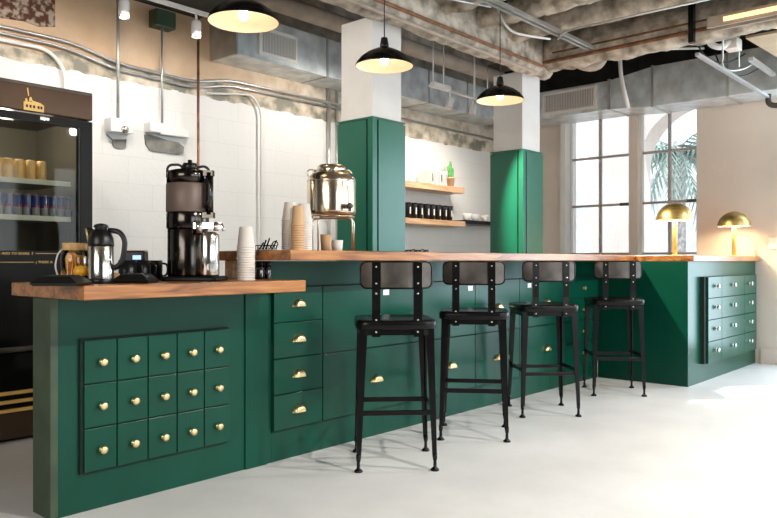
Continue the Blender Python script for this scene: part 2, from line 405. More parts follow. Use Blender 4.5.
# pipes on the beams
tag(MB().tube([(-1, 3.265, 2.79), (5.72, 3.265, 2.75)], .013).build('copper_pipe', M['copper'], loc=(3, 3.26, 2.77)), 'long copper pipe along the beam above the bar', 'pipe')
tag(MB().tube([(1, 3.255, 2.70), (5.6, 3.255, 2.67)], .015).build('white_pipe', M['pipe_insul'], loc=(3, 3.25, 2.69)), 'white painted pipe just below the long copper pipe', 'pipe')
tag(MB().tube([(5.76, 3.28, 2.79), (5.76, -.8, 2.83)], .016).build('copper_pipe', M['copper'], loc=(5.76, 2, 2.8)), 'rusty copper pipe running right from the farther column', 'pipe')
tag(MB().tube([(5.74, 3.18, 2.855), (5.74, -.8, 2.88)], .008).build('copper_pipe', M['copper'], loc=(5.74, 2, 2.86)), 'thinner copper pipe above the rusty one at the right beam', 'pipe')
def mk(name, mb, m, label, cat, loc, group=None): return tag(mb.build(name, m, loc=loc), label, cat, group)
b = MB()
for y in (2.79, 2.84): b.box(1.5, 5.75, y-.012, y+.012, 2.81, 2.835)
mk('cable_channel', b, M['galv_pipe'], 'twin steel channel under the rough joists', 'channel', (4, 2.8, 2.82))
mk('conduit', MB().tube([(5.25, 2.86, 2.80), (5.1, 2.72, 2.80), (5.12, 1.2, 2.80)], .009, bend=.12), M['galv_pipe'], 'bent conduit crossing the rough ceiling from the steel channel', 'conduit', (5.1, 2, 2.8))
mk('conduit', MB().tube([(4.72, 3.1, 3.0), (4.78, 3.02, 2.78), (5.02, 2.93, 2.78), (5.2, 2.9, 2.80)], .009, bend=.1), M['white_paint'], 'curved white conduit hooking off the ceiling beside the hanging cord', 'conduit', (4.8, 3, 2.8))
mk('conduit', MB().tube([(3.75, 3.24, 2.875), (4.45, 2.96, 2.875)], .010), M['galv_pipe'], 'short steel conduit angling across above the copper pipe', 'conduit', (4.3, 3, 2.84))

# ductwork
d = thing('air_duct', 'galvanised duct high on the back wall', 'duct', (5.5, 5.0, 2.71), world=True)
MB().box(3.61, 7.58, 4.84, 5.195, 2.715, 3.06).build('duct_box', M['galv'], d)
for x in (3.612, 4.62, 5.4, 6.1, 6.8): MB().box(x-.010, x+.010, 4.832, 5.19, 2.707, 3.068).build('duct_flange', M['galv_pipe'], d)
def grille(parent, axis, a0, a1, z0, z1, p, nb):
    fr = MB(); sl = MB(); dk = MB(); w = .028
    def bx(mb, u0, u1, q0, q1, w0, w1):
        if axis == 'y': mb.box(u0, u1, min(q0, q1), max(q0, q1), w0, w1)
        else: mb.box(min(q0, q1), max(q0, q1), u0, u1, w0, w1)
    bx(fr, a0, a1, p-.02, p, z0, z0+w); bx(fr, a0, a1, p-.02, p, z1-w, z1); bx(fr, a0, a0+w, p-.02, p, z0+w, z1-w); bx(fr, a1-w, a1, p-.02, p, z0+w, z1-w)
    bx(dk, a0+w, a1-w, p-.004, p-.001, z0+w, z1-w)
    for i in range(nb):
        u = a0+w+(a1-a0-2*w)*(i+.5)/nb; bx(sl, u-.003, u+.003, p-.016, p-.005, z0+w, z1-w)
    g = fr.build('vent_frame', M['vent_white'], parent); dk.build('vent_opening', M['grey_bar'], g); sl.build('vent_slats', M['vent_white'], g)
grille(d, 'y', 3.83, 4.25, 2.75, 2.985, 4.84, 22)
d = thing('air_duct', 'galvanised duct running above the tall windows', 'duct', (7.8, 2.5, 2.67), world=True)
b = MB(); b.box(7.60, 8.10, 3.52, 5.0, 2.70, 3.01)
b.add([(7.60, 3.52, 2.70), (8.1, 3.52, 2.70), (8.1, 3.52, 3.01), (7.60, 3.52, 3.01), (7.63, 3.05, 2.67), (8.1, 3.05, 2.67), (8.1, 3.05, 3.09), (7.63, 3.05, 3.09)], [(0, 1, 5, 4), (2, 3, 7, 6), (0, 4, 7, 3), (1, 2, 6, 5)])
b.box(7.63, 8.10, -1.5, 3.05, 2.67, 3.09)
b.build('duct_box', M['galv'], d)
MB().box(7.585, 8.1, 3.50, 3.53, 2.69, 3.025).build('duct_flange', M['galv_pipe'], d)
for y in (3.05, 2.3, 1.2, .2): MB().box(7.618, 8.1, y-.012, y+.012, 2.66, 3.10).build('duct_flange', M['galv_pipe'], d)
grille(d, 'x', 3.66, 4.33, 2.735, 2.985, 7.60, 30)
mk('hanging_pipe', MB().tube([(2.8, 4.68, 3.16), (7.25, 4.68, 3.16)], .075, n=14), M['pipe_insul'], 'fat wrapped pipe running above the back wall duct', 'pipe', (5, 4.68, 3.16))
mk('hanging_pipe', MB().tube([(7.45, 5.0, 3.35), (7.45, -.8, 3.38)], .06, n=12), M['pipe_insul'], 'wrapped pipe in the dark above the window wall duct', 'pipe', (7.35, 3, 3.2))
mk('hanging_pipe', MB().tube([(7.3, 3.27, 3.3), (7.3, 3.25, 2.95), (7.32, 3.18, 2.62)], .022, bend=.1), M['white_paint'], 'thin white wrapped pipe dropping in front of the duct above the windows', 'pipe', (7.3, 3.2, 2.7))
mk('hanging_pipe', MB().tube([(6.2, 3.3, 3.1), (6.2, 3.2, 2.86), (6.35, 3.05, 2.82), (6.5, 3.0, 3.1)], .05, bend=.12, n=10), M['pipe_insul'], 'wrapped elbow pipe hooking down behind the right beam', 'pipe', (6.3, 3.1, 2.9))

# hanging rods in the void
for i, (x, y, z0, z1, r, m, lb) in enumerate((
    (5.36, 4.2, 2.66, 3.2, .007, 'white_paint', 'thin rod holding the left end of the white spotlight rail'),
    (5.52, 4.2, 2.66, 3.2, .007, 'white_paint', 'thin rod holding the small white power box'),
    (6.02, 4.2, 2.66, 3.2, .009, 'white_paint', 'middle hanging rod of the white spotlight rail'),
    (6.25, 4.2, 2.66, 3.2, .006, 'galv_pipe', 'thin grey hanging rod left of the farther column'),
    (4.9, 4.55, 2.74, 3.55, .014, 'white_paint', 'thick white drop pipe just right of the nearer column'),
    (5.714, 1.98, 2.86, 3.02, .02, 'black_metal', 'short black stub rod at the right beam'),)):
    mk('hanging_rod', MB().tube([(x, y, z0), (x, y, z1)], r), M[m], lb, 'rod', (x, y, z0))
mk('hanging_strut', MB().box(5.69, 5.735, 1.96, 2.0, 2.70, 3.02), M['black_metal'], 'square black strut hanging across the right beam', 'strut', (5.71, 1.98, 2.7))
b = MB().tube([(5.35, 4.2, 3.2), (6.3, 4.5, 3.35)], .012); mk('hanging_rod', b, M['galv_pipe'], 'slanted brace rod in the dark behind the beam', 'rod', (5.8, 4.6, 3.2))
mk('hanging_rod', MB().tube([(3.0, 4.0, 3.35), (4.8, 4.3, 3.2)], .012), M['galv_pipe'], 'slanted brace rod left of the nearer column top', 'rod', (4, 4.1, 3.3))
mk('hanging_rod', MB().tube([(6.4, 3.75, 3.12), (7.55, 2.5, 3.16)], .014), M['white_paint'], 'white rod in the dark above the long duct', 'rod', (7, 3, 3.1))

# right-hand clutter: sloping channels, pipe elbow, cable box, linear light
mk('steel_channel', MB().box(5.59, 7.56, 1.885, 1.915, 2.562, 2.585), M['steel_bright'], 'bright steel channel running to the wall, longer of the right pair', 'channel', (6.5, 1.9, 2.57))
mk('steel_channel', MB().box(6.5, 7.2, 1.76, 1.80, 2.69, 2.72), M['galv_pipe'], 'short bright steel channel at the right edge', 'channel', (6.8, 1.78, 2.7))
mk('pipe_elbow', MB().tube([(7.50, 1.90, 2.60), (7.50, 1.90, 2.50), (7.50, 1.80, 2.48), (7.50, 1.2, 2.48)], .026, bend=.06, n=10), M['worn_steel'], 'dark steel pipe elbow at the end of the long channel', 'pipe', (7.5, 1.9, 2.5))
mk('white_hose', MB().tube([(6.05, 1.95, 3.0), (6.08, 1.93, 2.86), (6.1, 1.99, 2.78), (6.15, 1.9, 2.74), (6.2, 1.86, 2.80)], .026, bend=.05), M['white_paint'], 'short white bent hose above the bright steel channel', 'hose', (6.1, 1.9, 2.8))
mk('junction_box', MB().bbox(6.2, 6.34, 1.80, 1.90, 2.74, 2.83), M['beige_paint'], 'beige junction box among the cables at upper right', 'box', (6.25, 1.85, 2.74))
for i, pts in enumerate(([(6.0, 2.1, 2.95), (6.15, 2.05, 2.70), (6.4, 1.95, 2.66), (6.6, 1.85, 2.78)], [(6.2, 1.9, 2.78), (6.3, 1.95, 2.60), (6.5, 1.85, 2.62), (6.7, 1.8, 2.72)], [(6.3, 2.0, 2.76), (6.5, 1.98, 2.58), (6.8, 1.9, 2.64), (6.9, 1.8, 2.72)])):
    mk('hanging_cable', MB().tube(pts, .007, bend=.15), M['black_plastic' if i != 1 else 'galv_pipe'], ('black looping cable in the upper right ceiling clutter', 'grey looping cable in the upper right ceiling clutter', 'black cable drooping under the short bright channel')[i], 'cable', pts[1])
for i, (x, y) in enumerate(((6.05, 1.86), (6.36, 1.83))):
    mk('hanging_rod', MB().tube([(x, y, 2.62), (x, y, 3.3)], .007), M['galv_pipe'], ('threaded rod beside the white bent hose', 'threaded rod beside the beige junction box')[i], 'rod', (x, y, 2.62))
t = thing('ceiling_light', 'long ceiling light channel with a warm strip at upper right', 'light', (5.67, 1.2, 2.8), world=True)
b = MB(); b.box(5.62, 5.74, -.4, 1.84, 2.80, 2.84); b.box(5.62, 5.64, -.4, 1.84, 2.76, 2.80); b.box(5.72, 5.74, -.4, 1.84, 2.76, 2.80)
b.build('channel', M['pipe_insul'], t)
M['tan_board'] = mat('tan_board', (.42, .31, .19), .7, var=.1)
M['strip'] = mat('warm_strip', (1, .8, .5), .5, emit=(1, .62, .25), estr=1.2)
MB().box(5.606, 5.619, -.3, 1.72, 2.785, 2.815).build('light_strip', M['strip'], t)
b = MB().add([(6.15, 1.72, 2.78), (6.15, .2, 2.78), (7.4, .2, 2.84), (7.4, 1.72, 2.84), (6.15, 1.72, 2.80), (6.15, .2, 2.80), (7.4, .2, 2.86), (7.4, 1.72, 2.86)], [(0, 1, 2, 3), (4, 7, 6, 5), (0, 4, 5, 1), (1, 5, 6, 2), (2, 6, 7, 3), (3, 7, 4, 0)])
mk('ceiling_board', b, M['tan_board'], 'tan board hung flat above the right channels', 'board', (6.8, 1, 2.8))

# ------------------------------------------------------------------ back wall: conduits, boxes, patches
M['wallbox_white'] = mat('thick_white_paint', (.80, .80, .78), .5)
Yp = 5.165
def wire(pts, r, m, label, bend=.06, name='conduit'):
    mk(name, MB().tube(pts, r, bend=bend), M[m], label, 'pipe', pts[len(pts)//2])
wire([(1.0, Yp, 2.60), (2.43, Yp, 2.60), (2.75, Yp, 2.52), (3.45, Yp, 2.50), (3.75, Yp, 2.58), (8.0, Yp, 2.58)], .013, 'galv_pipe', 'uppermost grey conduit along the bare band of the back wall', .15)
wire([(1.0, Yp, 2.555), (2.38, Yp, 2.555), (2.72, Yp, 2.475), (3.45, Yp, 2.455), (3.75, Yp, 2.535), (5.3, Yp, 2.54)], .011, 'galv_pipe', 'second conduit, just under the uppermost, with the same kinks', .15)
wire([(1.0, Yp, 2.50), (2.25, Yp, 2.515), (2.37, Yp, 2.40), (2.37, Yp, 2.09)], .014, 'white_paint', 'conduit curving down behind the drinks cooler', .16)
wire([(3.55, Yp, 2.43), (4.02, Yp, 2.50), (4.12, Yp, 2.38), (4.12, Yp, 0)], .010, 'white_paint', 'white painted conduit bending down between brewer and steel dispenser', .14)
wire([(2.753, Yp-.03, 3.3), (2.753, Yp-.03, 2.06)], .012, 'galv_pipe', 'vertical conduit down to the small white wall box')
wire([(3.12, Yp-.03, 2.95), (3.12, Yp-.03, 2.12)], .009, 'galv_pipe', 'vertical conduit down to the wide white wall box')
wire([(3.45, Yp-.03, 3.2), (3.45, Yp-.03, 0)], .011, 'copper', 'vertical rusty copper pipe behind the coffee brewer', name='copper_pipe')
wire([(4.95, Yp, 3.2), (4.95, Yp, 0)], .018, 'galv_pipe', 'left of the twin vertical conduits beside the nearer column')
wire([(5.06, Yp, 3.2), (5.06, Yp, 0)], .014, 'galv_pipe', 'right of the twin vertical conduits beside the nearer column')
mk('junction_box', MB().bbox(3.04, 3.21, 5.08, 5.195, 2.86, 2.99), M['green_dark'], 'dark square junction box at the top of the back wall', 'box', (3.12, 5.1, 2.86))
def wall_box(x0, x1, z0, z1, label, patch):
    t = thing('wall_box', label, 'box', ((x0+x1)/2, YB, z0), world=True)
    MB().bbox(x0, x1, 5.10, 5.197, (z0+z1)/2, z1, .008).build('box_cover', M['wallbox_white'], t)
    MB().prism(patch, 5.185, 5.198).build('bare_patch', M['raw_grey'], t)
    return t
t = wall_box(2.68, 2.86, 1.89, 2.10, 'small white painted wall box with a torn grey patch below', [(2.69, 1.985), (2.74, 1.95), (2.85, 1.965), (2.845, 1.90), (2.79, 1.885), (2.745, 1.90), (2.735, 1.945)])
MB().lathe([(.03, 0), (.022, -.02), (.008, -.025)], 14, (2.79, 5.10, 2.02), 'y').build('knockout_cap', M['steel'], t)
t = wall_box(3.0, 3.10, 1.96, 2.11, 'wide white painted wall box with a long grey patch below', [(3.0, 2.02), (3.03, 2.03), (3.2, 2.0), (3.3, 1.995), (3.35, 1.965), (3.345, 1.91), (3.30, 1.895), (3.05, 1.90), (3.01, 1.95)])
MB().bbox(3.10, 3.36, 5.13, 5.197, 2.03, 2.10, .008).build('side_cover', M['wallbox_white'], t)
mk('plaster_hole', MB().prism([(1.0, 3.3), (1.0, 2.68), (1.5, 2.66), (1.95, 2.665), (2.1, 2.68), (2.2, 2.665), (2.31, 2.69), (2.31, 3.3)], 5.188, 5.199), M['hole'], 'ragged opening in the plaster at the top left of the wall', 'hole', (1.9, 5.19, 2.7))

# spotlight rails and heads
mk('track_rail', MB().box(1.4, 3.35, 4.385, 4.415, 2.765, 2.79), M['white_paint'], 'white ceiling track along the top left of the wall', 'track', (2.4, 4.4, 2.78))
mk('track_rail', MB().box(5.30, 6.6, 4.19, 4.21, 2.645, 2.665), M['white_paint'], 'white spotlight rail hanging between the two columns', 'track', (6, 4.2, 2.65))
mk('power_box', MB().bbox(5.30, 5.56, 4.14, 4.19, 2.645, 2.685), M['white_paint'], 'flat white power box on the rail between the columns', 'box', (5.4, 4.17, 2.65))
def spot_head(x, y, z, tilt, label, rz=0):
    t = thing('spotlight', label, 'spotlight', (x, y, z), rz)
    b = MB().tube([(0, 0, 0), (0, 0, -.05)], .009); b.tube([(0, 0, -.045), (.03, 0, -.06), (.035, 0, -.10)], .006); b.build('bracket', M['white_paint'], t)
    R = Matrix.Translation((0, 0, -.10)) @ Matrix.Rotation(tilt, 4, 'Y')
    c = MB().lathe([(.001, .055), (.028, .05), (.034, .035), (.034, -.06), (.030, -.064), (.028, -.05), (.001, -.045)], 16)
    c.v = [tuple(R @ Vector(v)) for v in c.v]; c.build('can', M['white_paint'], t)
    return t
spot_head(2.40, 4.40, 2.765, .05, 'white spotlight, left of the two on the top left track')
spot_head(2.94, 4.40, 2.765, .05, 'white spotlight, right of the two on the top left track')
spot_head(5.62, 4.2, 2.645, .5, 'white tilted spotlight nearest the flat power box')
spot_head(6.0, 4.2, 2.645, .35, 'white tilted spotlight, middle one between the columns')
spot_head(6.42, 4.2, 2.645, .45, 'white tilted spotlight beside the farther column')

# ------------------------------------------------------------------ shelves with their contents
mk('wall_shelf', MB().bbox(5.3, 6.90, 4.95, 5.195, 1.815, 1.882), M['wood_pale'], 'thick wooden wall shelf, the upper one', 'shelf', (6, 5.1, 1.82))
mk('wall_shelf', MB().bbox(5.3, 6.92, 4.95, 5.195, 1.435, 1.495), M['wood_pale'], 'thick wooden wall shelf, the lower one', 'shelf', (6, 5.1, 1.44))
mk('wall_shelf', MB().bbox(6.925, 7.9, 4.95, 5.195, 1.47, 1.515), M['black_metal'], 'black wall shelf continuing right of the lower wooden one', 'shelf', (7.4, 5.1, 1.47))
def tumbler():
    b = MB(); b.lathe([(.032, 0), (.040, .160), (.038, .163), (.037, .165)], 18); return b
tx = [wx(p, 5.02) for p in (410, 416, 422, 428.5, 434, 440, 446, 451.5)]
ords = ('first', 'second', 'third', 'fourth', 'fifth', 'sixth', 'seventh', 'last')
t0 = None
for i, x in enumerate(tx):
    lb = 'black tumbler on the lower wooden shelf, %s from the left' % ords[i] if i < 7 else 'black tumbler at the right end of the lower wooden shelf'
    if t0 is None:
        t0 = thing('tumbler', lb, 'tumbler', (x, 5.05, 1.495), group='black tumblers on the lower shelf')
        tumbler().build('cup_body', M['black_plastic'], t0)
        MB().lathe([(.042, .160), (.042, .168), (.034, .172), (.001, .172)], 18).build('lid', M['black_metal'], t0)
        MB().box(-.012, .004, -.0395, -.033, .05, .12).build('label_mark', M['tag'], t0)
    else: dup(t0, (x, 5.05, 1.495), 0, lb)
for i, (px, w, h, m) in enumerate(((430.5, .035, .15, 'red_label'), (435, .03, .165, 'tag'), (439.5, .032, .15, 'red_label'), (443.5, .03, .16, 'tag'))):
    x = wx(px, 5.0)
    t = thing('white_book', 'pale upright book on the upper shelf, %s' % ('first from the left', 'second from the left', 'third from the left', 'the one beside the cactus pot')[i], 'book', (x, 5.06, 1.882), group='pale books on the upper shelf')
    b = MB().box(-w/2, w/2, -.09, .09, 0, h); b.build('pages', M[m], t)
    MB().box(-w/2+.006, w/2-.006, -.092, -.0895, .03, h-.03).build('spine_print', M['worn_steel'] if i in (0, 2) else M['grey_bar'], t)
x = wx(452, 5.05)
t = thing('potted_cactus', 'green cactus in a tan pot on the upper shelf', 'plant', (x, 5.07, 1.882))
MB().lathe([(.035, 0), (.045, .10), (.05, .10), (.05, .12), (.044, .12), (.042, .10), (.001, .10)], 20).build('pot', M['terracotta'], t)
b = MB()
for (dx, dy, h, r) in ((-.02, 0, .17, .016), (.01, .01, .21, .018), (.03, -.01, .13, .014)):
    b.lathe([(r*.8, .10), (r, .13), (r, .10+h*.7), (r*.6, .10+h*.95), (.001, .10+h)], 10, (dx, dy, 0))
b.tube([(-.02, 0, .18), (-.05, 0, .19), (-.052, 0, .24)], .010, bend=.02)
b.build('cactus', M['leaf'], t)
bowls = None
for i, px in enumerate((469, 477, 487)):
    lb = 'white bowl on the black shelf, %s' % ('left one', 'middle one', 'right one beside the column')[i]
    X = wx(px, 5.02)
    if bowls is None:
        bowls = thing('white_bowl', lb, 'bowl', (X, 5.05, 1.515), group='white bowls on the black shelf')
        MB().lathe([(.03, 0), (.045, .03), (.055, .085), (.051, .085), (.04, .03), (.001, .012)], 18).build('bowl_shell', M['white_paint'], bowls)
    else: dup(bowls, (X, 5.05, 1.515), 0, lb)

# ------------------------------------------------------------------ drinks cooler
fx0, fx1, fy0, fy1 = 1.05, 2.19, 4.40, 5.14
t = thing('drinks_cooler', 'tall black glass-door drinks cooler against the back wall', 'cooler', ((fx0+fx1)/2, 4.77, 0), world=True)
b = MB(); b.box(fx0, fx1, fy1-.04, fy1, .02, 2.075); b.box(fx0, fx0+.04, 4.46, fy1-.04, .02, 2.075); b.box(fx1-.04, fx1, 4.46, fy1-.04, .02, 2.075)
b.box(fx0+.04, fx1-.04, 4.46, fy1-.04, 1.92, 2.075); b.box(fx0+.04, fx1-.04, 4.46, fy1-.04, .02, .16)
b.build('cabinet_shell', M['black_plastic'], t)
b = MB(); b.box(fx0+.04, fx1-.04, fy1-.045, fy1-.041, .16, 1.92); b.box(fx1-.046, fx1-.041, 4.46, fy1-.045, .16, 1.92); b.box(fx0+.04, fx0+.045, 4.46, fy1-.045, .16, 1.92)
b.build('interior_lining', M['fridge_in'], t)
h = MB().bbox(fx0, fx1, 4.395, 4.46, 1.91, 2.08, .006).build('header', M['header'], t)
MB().box(fx0+.004, fx1-.004, 4.3925, 4.397, 2.062, 2.074).build('header_edge', M['worn_steel'], h)
# emblem: small factory skyline with a tower
e = MB()
ex0 = 1.775
for a in [[(0, 0), (.115, 0), (.115, .040), (.095, .052), (.05, .060), (.045, .052), (.0, .048)]]:
    e.prism([(ex0+x, 1.915+z) for x, z in a], 4.391, 4.3945)
e.prism([(ex0+.008, 1.963), (ex0+.022, 1.964), (ex0+.018, 1.984), (ex0+.010, 1.982)], 4.391, 4.3945)
e.prism([(ex0+.030, 1.967), (ex0+.05, 1.975), (ex0+.042, 1.995), (ex0+.034, 1.993)], 4.391, 4.3945)
e.prism([(ex0+.026, 1.997), (ex0+.030, 2.000), (ex0+.024, 2.045), (ex0+.018, 2.045)], 4.391, 4.3945)
e.build('emblem', M['gold_print'], h)
e2 = MB()
for dx in (.012, .032, .052, .078, .094): e2.box(ex0+dx, ex0+dx+.011, 4.3895, 4.391, 1.932, 1.948)
e2.build('emblem_windows', M['black_plastic'], h)
# door
dr = MB(); z0, z1 = .20, 1.90
dr.box(fx0, fx1, 4.40, 4.45, 1.855, z1); dr.box(fx1-.075, fx1, 4.40, 4.45, z0, 1.855); dr.box(fx0, fx0+.075, 4.40, 4.45, z0, 1.855); dr.box(fx0+.075, fx1-.075, 4.40, 4.45, z0, 1.10)
dr = dr.build('door', M['black_gloss'], t)
MB().box(fx0+.07, fx1-.07, 4.42, 4.428, 1.09, 1.86).build('door_pane', M['door_glass'], dr)
MB().box(fx1-.085, fx1-.075, 4.405, 4.44, 1.10, 1.855).build('glazing_strip', M['black_plastic'], dr)
MB().box(1.87, 1.925, 4.396, 4.40, 1.87, 1.888).build('badge', M['steel'], dr)
def text(body, size, x, y, z, m, parent, name, ext=.0008):
    cu = bpy.data.curves.new('txt', 'FONT'); cu.body = body; cu.size = size; cu.extrude = ext; cu.space_character = 1.1; cu.resolution_u = 3
    ob = bpy.data.objects.new('txt', cu); C.objects.link(ob)
    bpy.context.view_layer.update()
    me = bpy.data.meshes.new_from_object(ob.evaluated_get(bpy.context.evaluated_depsgraph_get()))
    bpy.data.objects.remove(ob)
    b = MB(); b.add([(x+v.co.x, y-v.co.z, z+v.co.y) for v in me.vertices], [tuple(p.vertices) for p in me.polygons])
    return b.build(name, M[m], parent)
text('S ADD TO SHARE', .020, 1.640, 4.3985, 1.077, 'gold_print', dr, 'slogan')
text('?', .026, 1.822, 4.3985, 1.075, 'gold_print', dr, 'slogan')
text('¿ THERE A', .020, 1.845, 4.3985, 1.027, 'gold_print', dr, 'slogan')
b = MB(); b.box(1.845, 1.98, 4.3975, 4.3995, 1.083, 1.0855); b.box(1.4, 1.835, 4.3975, 4.3995, 1.032, 1.0345); b.build('slogan_rule', M['gold_print'], dr)
MB().tube([(fx0+.05, 4.37, .535), (fx1-.05, 4.37, .535)], .016).build('push_rail', M['worn_steel'], dr)
b = MB()
for z in (.285, .235, .185): b.box(fx0+.02, fx1-.02, 4.392, 4.40, z-.010, z+.010)
b.build('grille_slats', M['gold_print'], t)
MB().box(fx0, fx1, 4.41, 4.45, .02, .19).build('kick_plate', mat('brown_kick_plate', (.06, .035, .02), .5), t)
sh1, sh2, sh3 = 1.522, 1.305, 1.10
for z in (1.522, 1.305):
    s_ = MB().box(fx0+.05, fx1-.10, 4.49, 5.05, z-.012, z).build('shelf', M['shelf_white'], t)
    MB().box(fx0+.05, fx1-.10, 4.475, 4.49, z-.024, z+.006).build('price_rail', M['shelf_white'], s_)
b = MB().box(1.90, 1.915, 4.50, 4.505, 1.2, 1.86)
fl_ = MB().box(fx0+.1, fx1-.2, 4.50, 4.54, 1.90, 1.915).build('cooler_lamp', mat('cooler_led', (1, 1, 1), .5, emit=(1, .93, .8), estr=3), t)  # unseen glowing strip added to brighten the cans
def can(r, h, kind):
    b = MB(); b.lathe([(r*.78, 0), (r, .008), (r, h-.012), (r*.82, h-.001), (r*.80, h), (r*.74, h-.004), (.001, h-.004)], 18); return b
c0 = None
for i, px in enumerate((-3.5, 7.5, 19, 30, 41)):
    x = wx(px, 4.56); lb = 'gold beverage can on the upper cooler shelf, %s' % ('cut by the photo edge', 'second from the left', 'third from the left', 'fourth from the left', 'rightmost')[i]
    if c0 is None:
        c0 = thing('beverage_can', lb, 'can', (x, 4.56, sh1+.003), group='gold cans in the cooler')
        can(.031, .122, 0).build('can_body', M['gold_can'], c0); MB().box(-.012, .01, -.0316, -.030, .04, .09).build('can_print', M['gold_print'], c0)
    else: dup(c0, (x, 4.56, sh1+.003), 0, lb)
s0 = None
nm = ('cut by the photo edge', 'second from the left', 'third from the left', 'fourth from the left', 'fifth from the left', 'sixth from the left', 'seventh from the left', 'second from the right end', 'at the right end')
for i, px in enumerate((-1, 8, 17.5, 26.5, 35.5, 44.5, 52.5, 60.5, 68)):
    x = wx(px, 4.56); lb = 'slim blue and silver can on the second cooler shelf, %s' % nm[i]
    if s0 is None:
        s0 = thing('slim_can', lb, 'can', (x, 4.56, sh2+.003), group='blue and silver cans in the cooler')
        can(.0255, .135, 1).build('can_body', M['silver'], s0)
        b = MB()
        for a0_, a1_, za, zb in ((0, .5, .055, .125), (.5, 1, .012, .055)):
            n_ = 8; rr = .0259; vs = []
            for k in range(n_+1):
                a = 2*PI*(a0_+(a1_-a0_)*k/n_) + 2.3; vs += [(rr*math.cos(a), rr*math.sin(a), za), (rr*math.cos(a), rr*math.sin(a), zb)]
            b.add(vs, [(2*k, 2*k+2, 2*k+3, 2*k+1) for k in range(n_)], True)
        for a0_, a1_, za, zb in ((.5, 1, .055, .125),):
            vs = []
            for k in range(9):
                a = 2*PI*(a0_+(a1_-a0_)*k/8*.55+.12) + 2.3; vs += [(.0259*math.cos(a), .0259*math.sin(a), za+.03), (.0259*math.cos(a), .0259*math.sin(a), zb)]
            b.add(vs, [(2*k, 2*k+2, 2*k+3, 2*k+1) for k in range(8)], True)
        b.build('blue_print', M['blue'], s0)
        MB().box(-.010, .010, -.0265, -.025, .055, .068).build('red_print', M['red'], s0)
    else: dup(s0, (x, 4.56, sh2+.003), 0, lb)
for o in [o for o in C.objects if o.name.startswith('slim_can') and o.parent is None]: o.rotation_euler = (0, 0, random.uniform(-.5, .5))

# ------------------------------------------------------------------ the bar
YF = 2.965
def drawer_front(parent, x0, x1, z0, z1, y=2.943, name='drawer', g=.0025, th=.02, m='green'):
    return MB().bbox(x0+g, x1-g, y, y+th, z0+g, z1-g, .0022).build(name, M[m], parent)
def cup_pull(parent, x, z, y=2.943, w=.05, m='brass'):
    b = MB(); n = 12; k = 5; vs = []; fs = []
    for i in range(n+1):
        a = PI*i/n
        for j in range(k):
            t_ = PI/2*j/(k-1); r = math.cos(t_)
            vs.append((x-math.cos(a)*w*.92*(r*.35+.65) if j < k-1 else x-math.cos(a)*w*.58, y-.026*math.sin(t_)-.001, z-.010+math.sin(a)*.040*(r*.55+.45)))
    for i in range(n):
        for j in range(k-1): fs.append((i*k+j, (i+1)*k+j, (i+1)*k+j+1, i*k+j+1))
    b.add(vs, fs, True)
    b.add([vs[i*k+k-1] for i in range(n+1)], [tuple(range(n+1))])
    b.box(x-w*1.05, x+w*1.05, y-.003, y, z-.012, z-.004)
    return b.build('cup_pull', M[m], parent)
def knob(parent, x, z, y, m='brass', axis='y', s=1.0):
    b = MB().lathe([(.012*s, 0), (.012*s, -.003*s), (.0065*s, -.005*s), (.0065*s, -.013*s), (.0155*s, -.016*s), (.0172*s, -.020*s), (.0160*s, -.025*s), (.010*s, -.0275*s), (.001, -.028*s)], 16, (x, y, z), 'y')
    return b.build('knob', M[m], parent)
bar = thing('bar_cabinet', 'long dark green bar front with drawers and cup pulls, behind the stools', 'cabinet', (4.3, 3.05, 0), world=True)
MB().box(2.43, 6.165, YF, 3.15, 0, 1.04).build('cabinet_body', M['green'], bar)
MB().box(2.432, 6.16, 2.9555, YF-.0005, .155, .908).build('shadow_gap', M['gap'], bar)
zr = [.160, .3465, .533, .7195, .906]
for i in range(4):
    dd = drawer_front(bar, 2.43, 2.775, zr[i], zr[i+1]); cup_pull(dd, 2.60, (zr[i]+zr[i+1])/2-.002, w=.042)
xs = [2.775, 3.645, 4.23, 4.814, 5.53]
for i in range(4):
    for (za, zb, zh) in ((.160, .530, .338), (.530, .906, .705)):
        dd = drawer_front(bar, xs[i], xs[i+1], za, zb, name='drawer' if zb > .6 else 'cabinet_door'); xc = (xs[i]+xs[i+1])/2
        cup_pull(dd, (3.21, 3.95, 4.52, 5.22)[i], zh, w=.05)
        if zb > .6 and i in (0, 1, 3):
            tg = MB().box((3.27, 0, 0, 4.93)[i] if i != 1 else 4.145, ((3.27, 0, 0, 4.93)[i] if i != 1 else 4.145)+.052, 2.9415, 2.943, .835, .868).build('white_sticker', M['tag'], dd)
for i in range(4):
    dd = drawer_front(bar, 5.53, 6.14, zr[i], zr[i+1]); knob(dd, 5.85, (zr[i]+zr[i+1])/2-.005, 2.943)
mk('bar_worktop', MB().bbox(2.264, 6.168, 2.62, 3.25, 1.042, 1.092, .004), M['wood'], 'thick walnut bar worktop over the stools', 'worktop', (4.2, 2.9, 1.04))
mk('support_post', MB().bbox(2.29, 2.335, 3.10, 3.17, .9495, 1.042), M['wood_pale'], 'small pale wood post propping the left end of the bar top', 'post', (2.3, 3.1, .95))

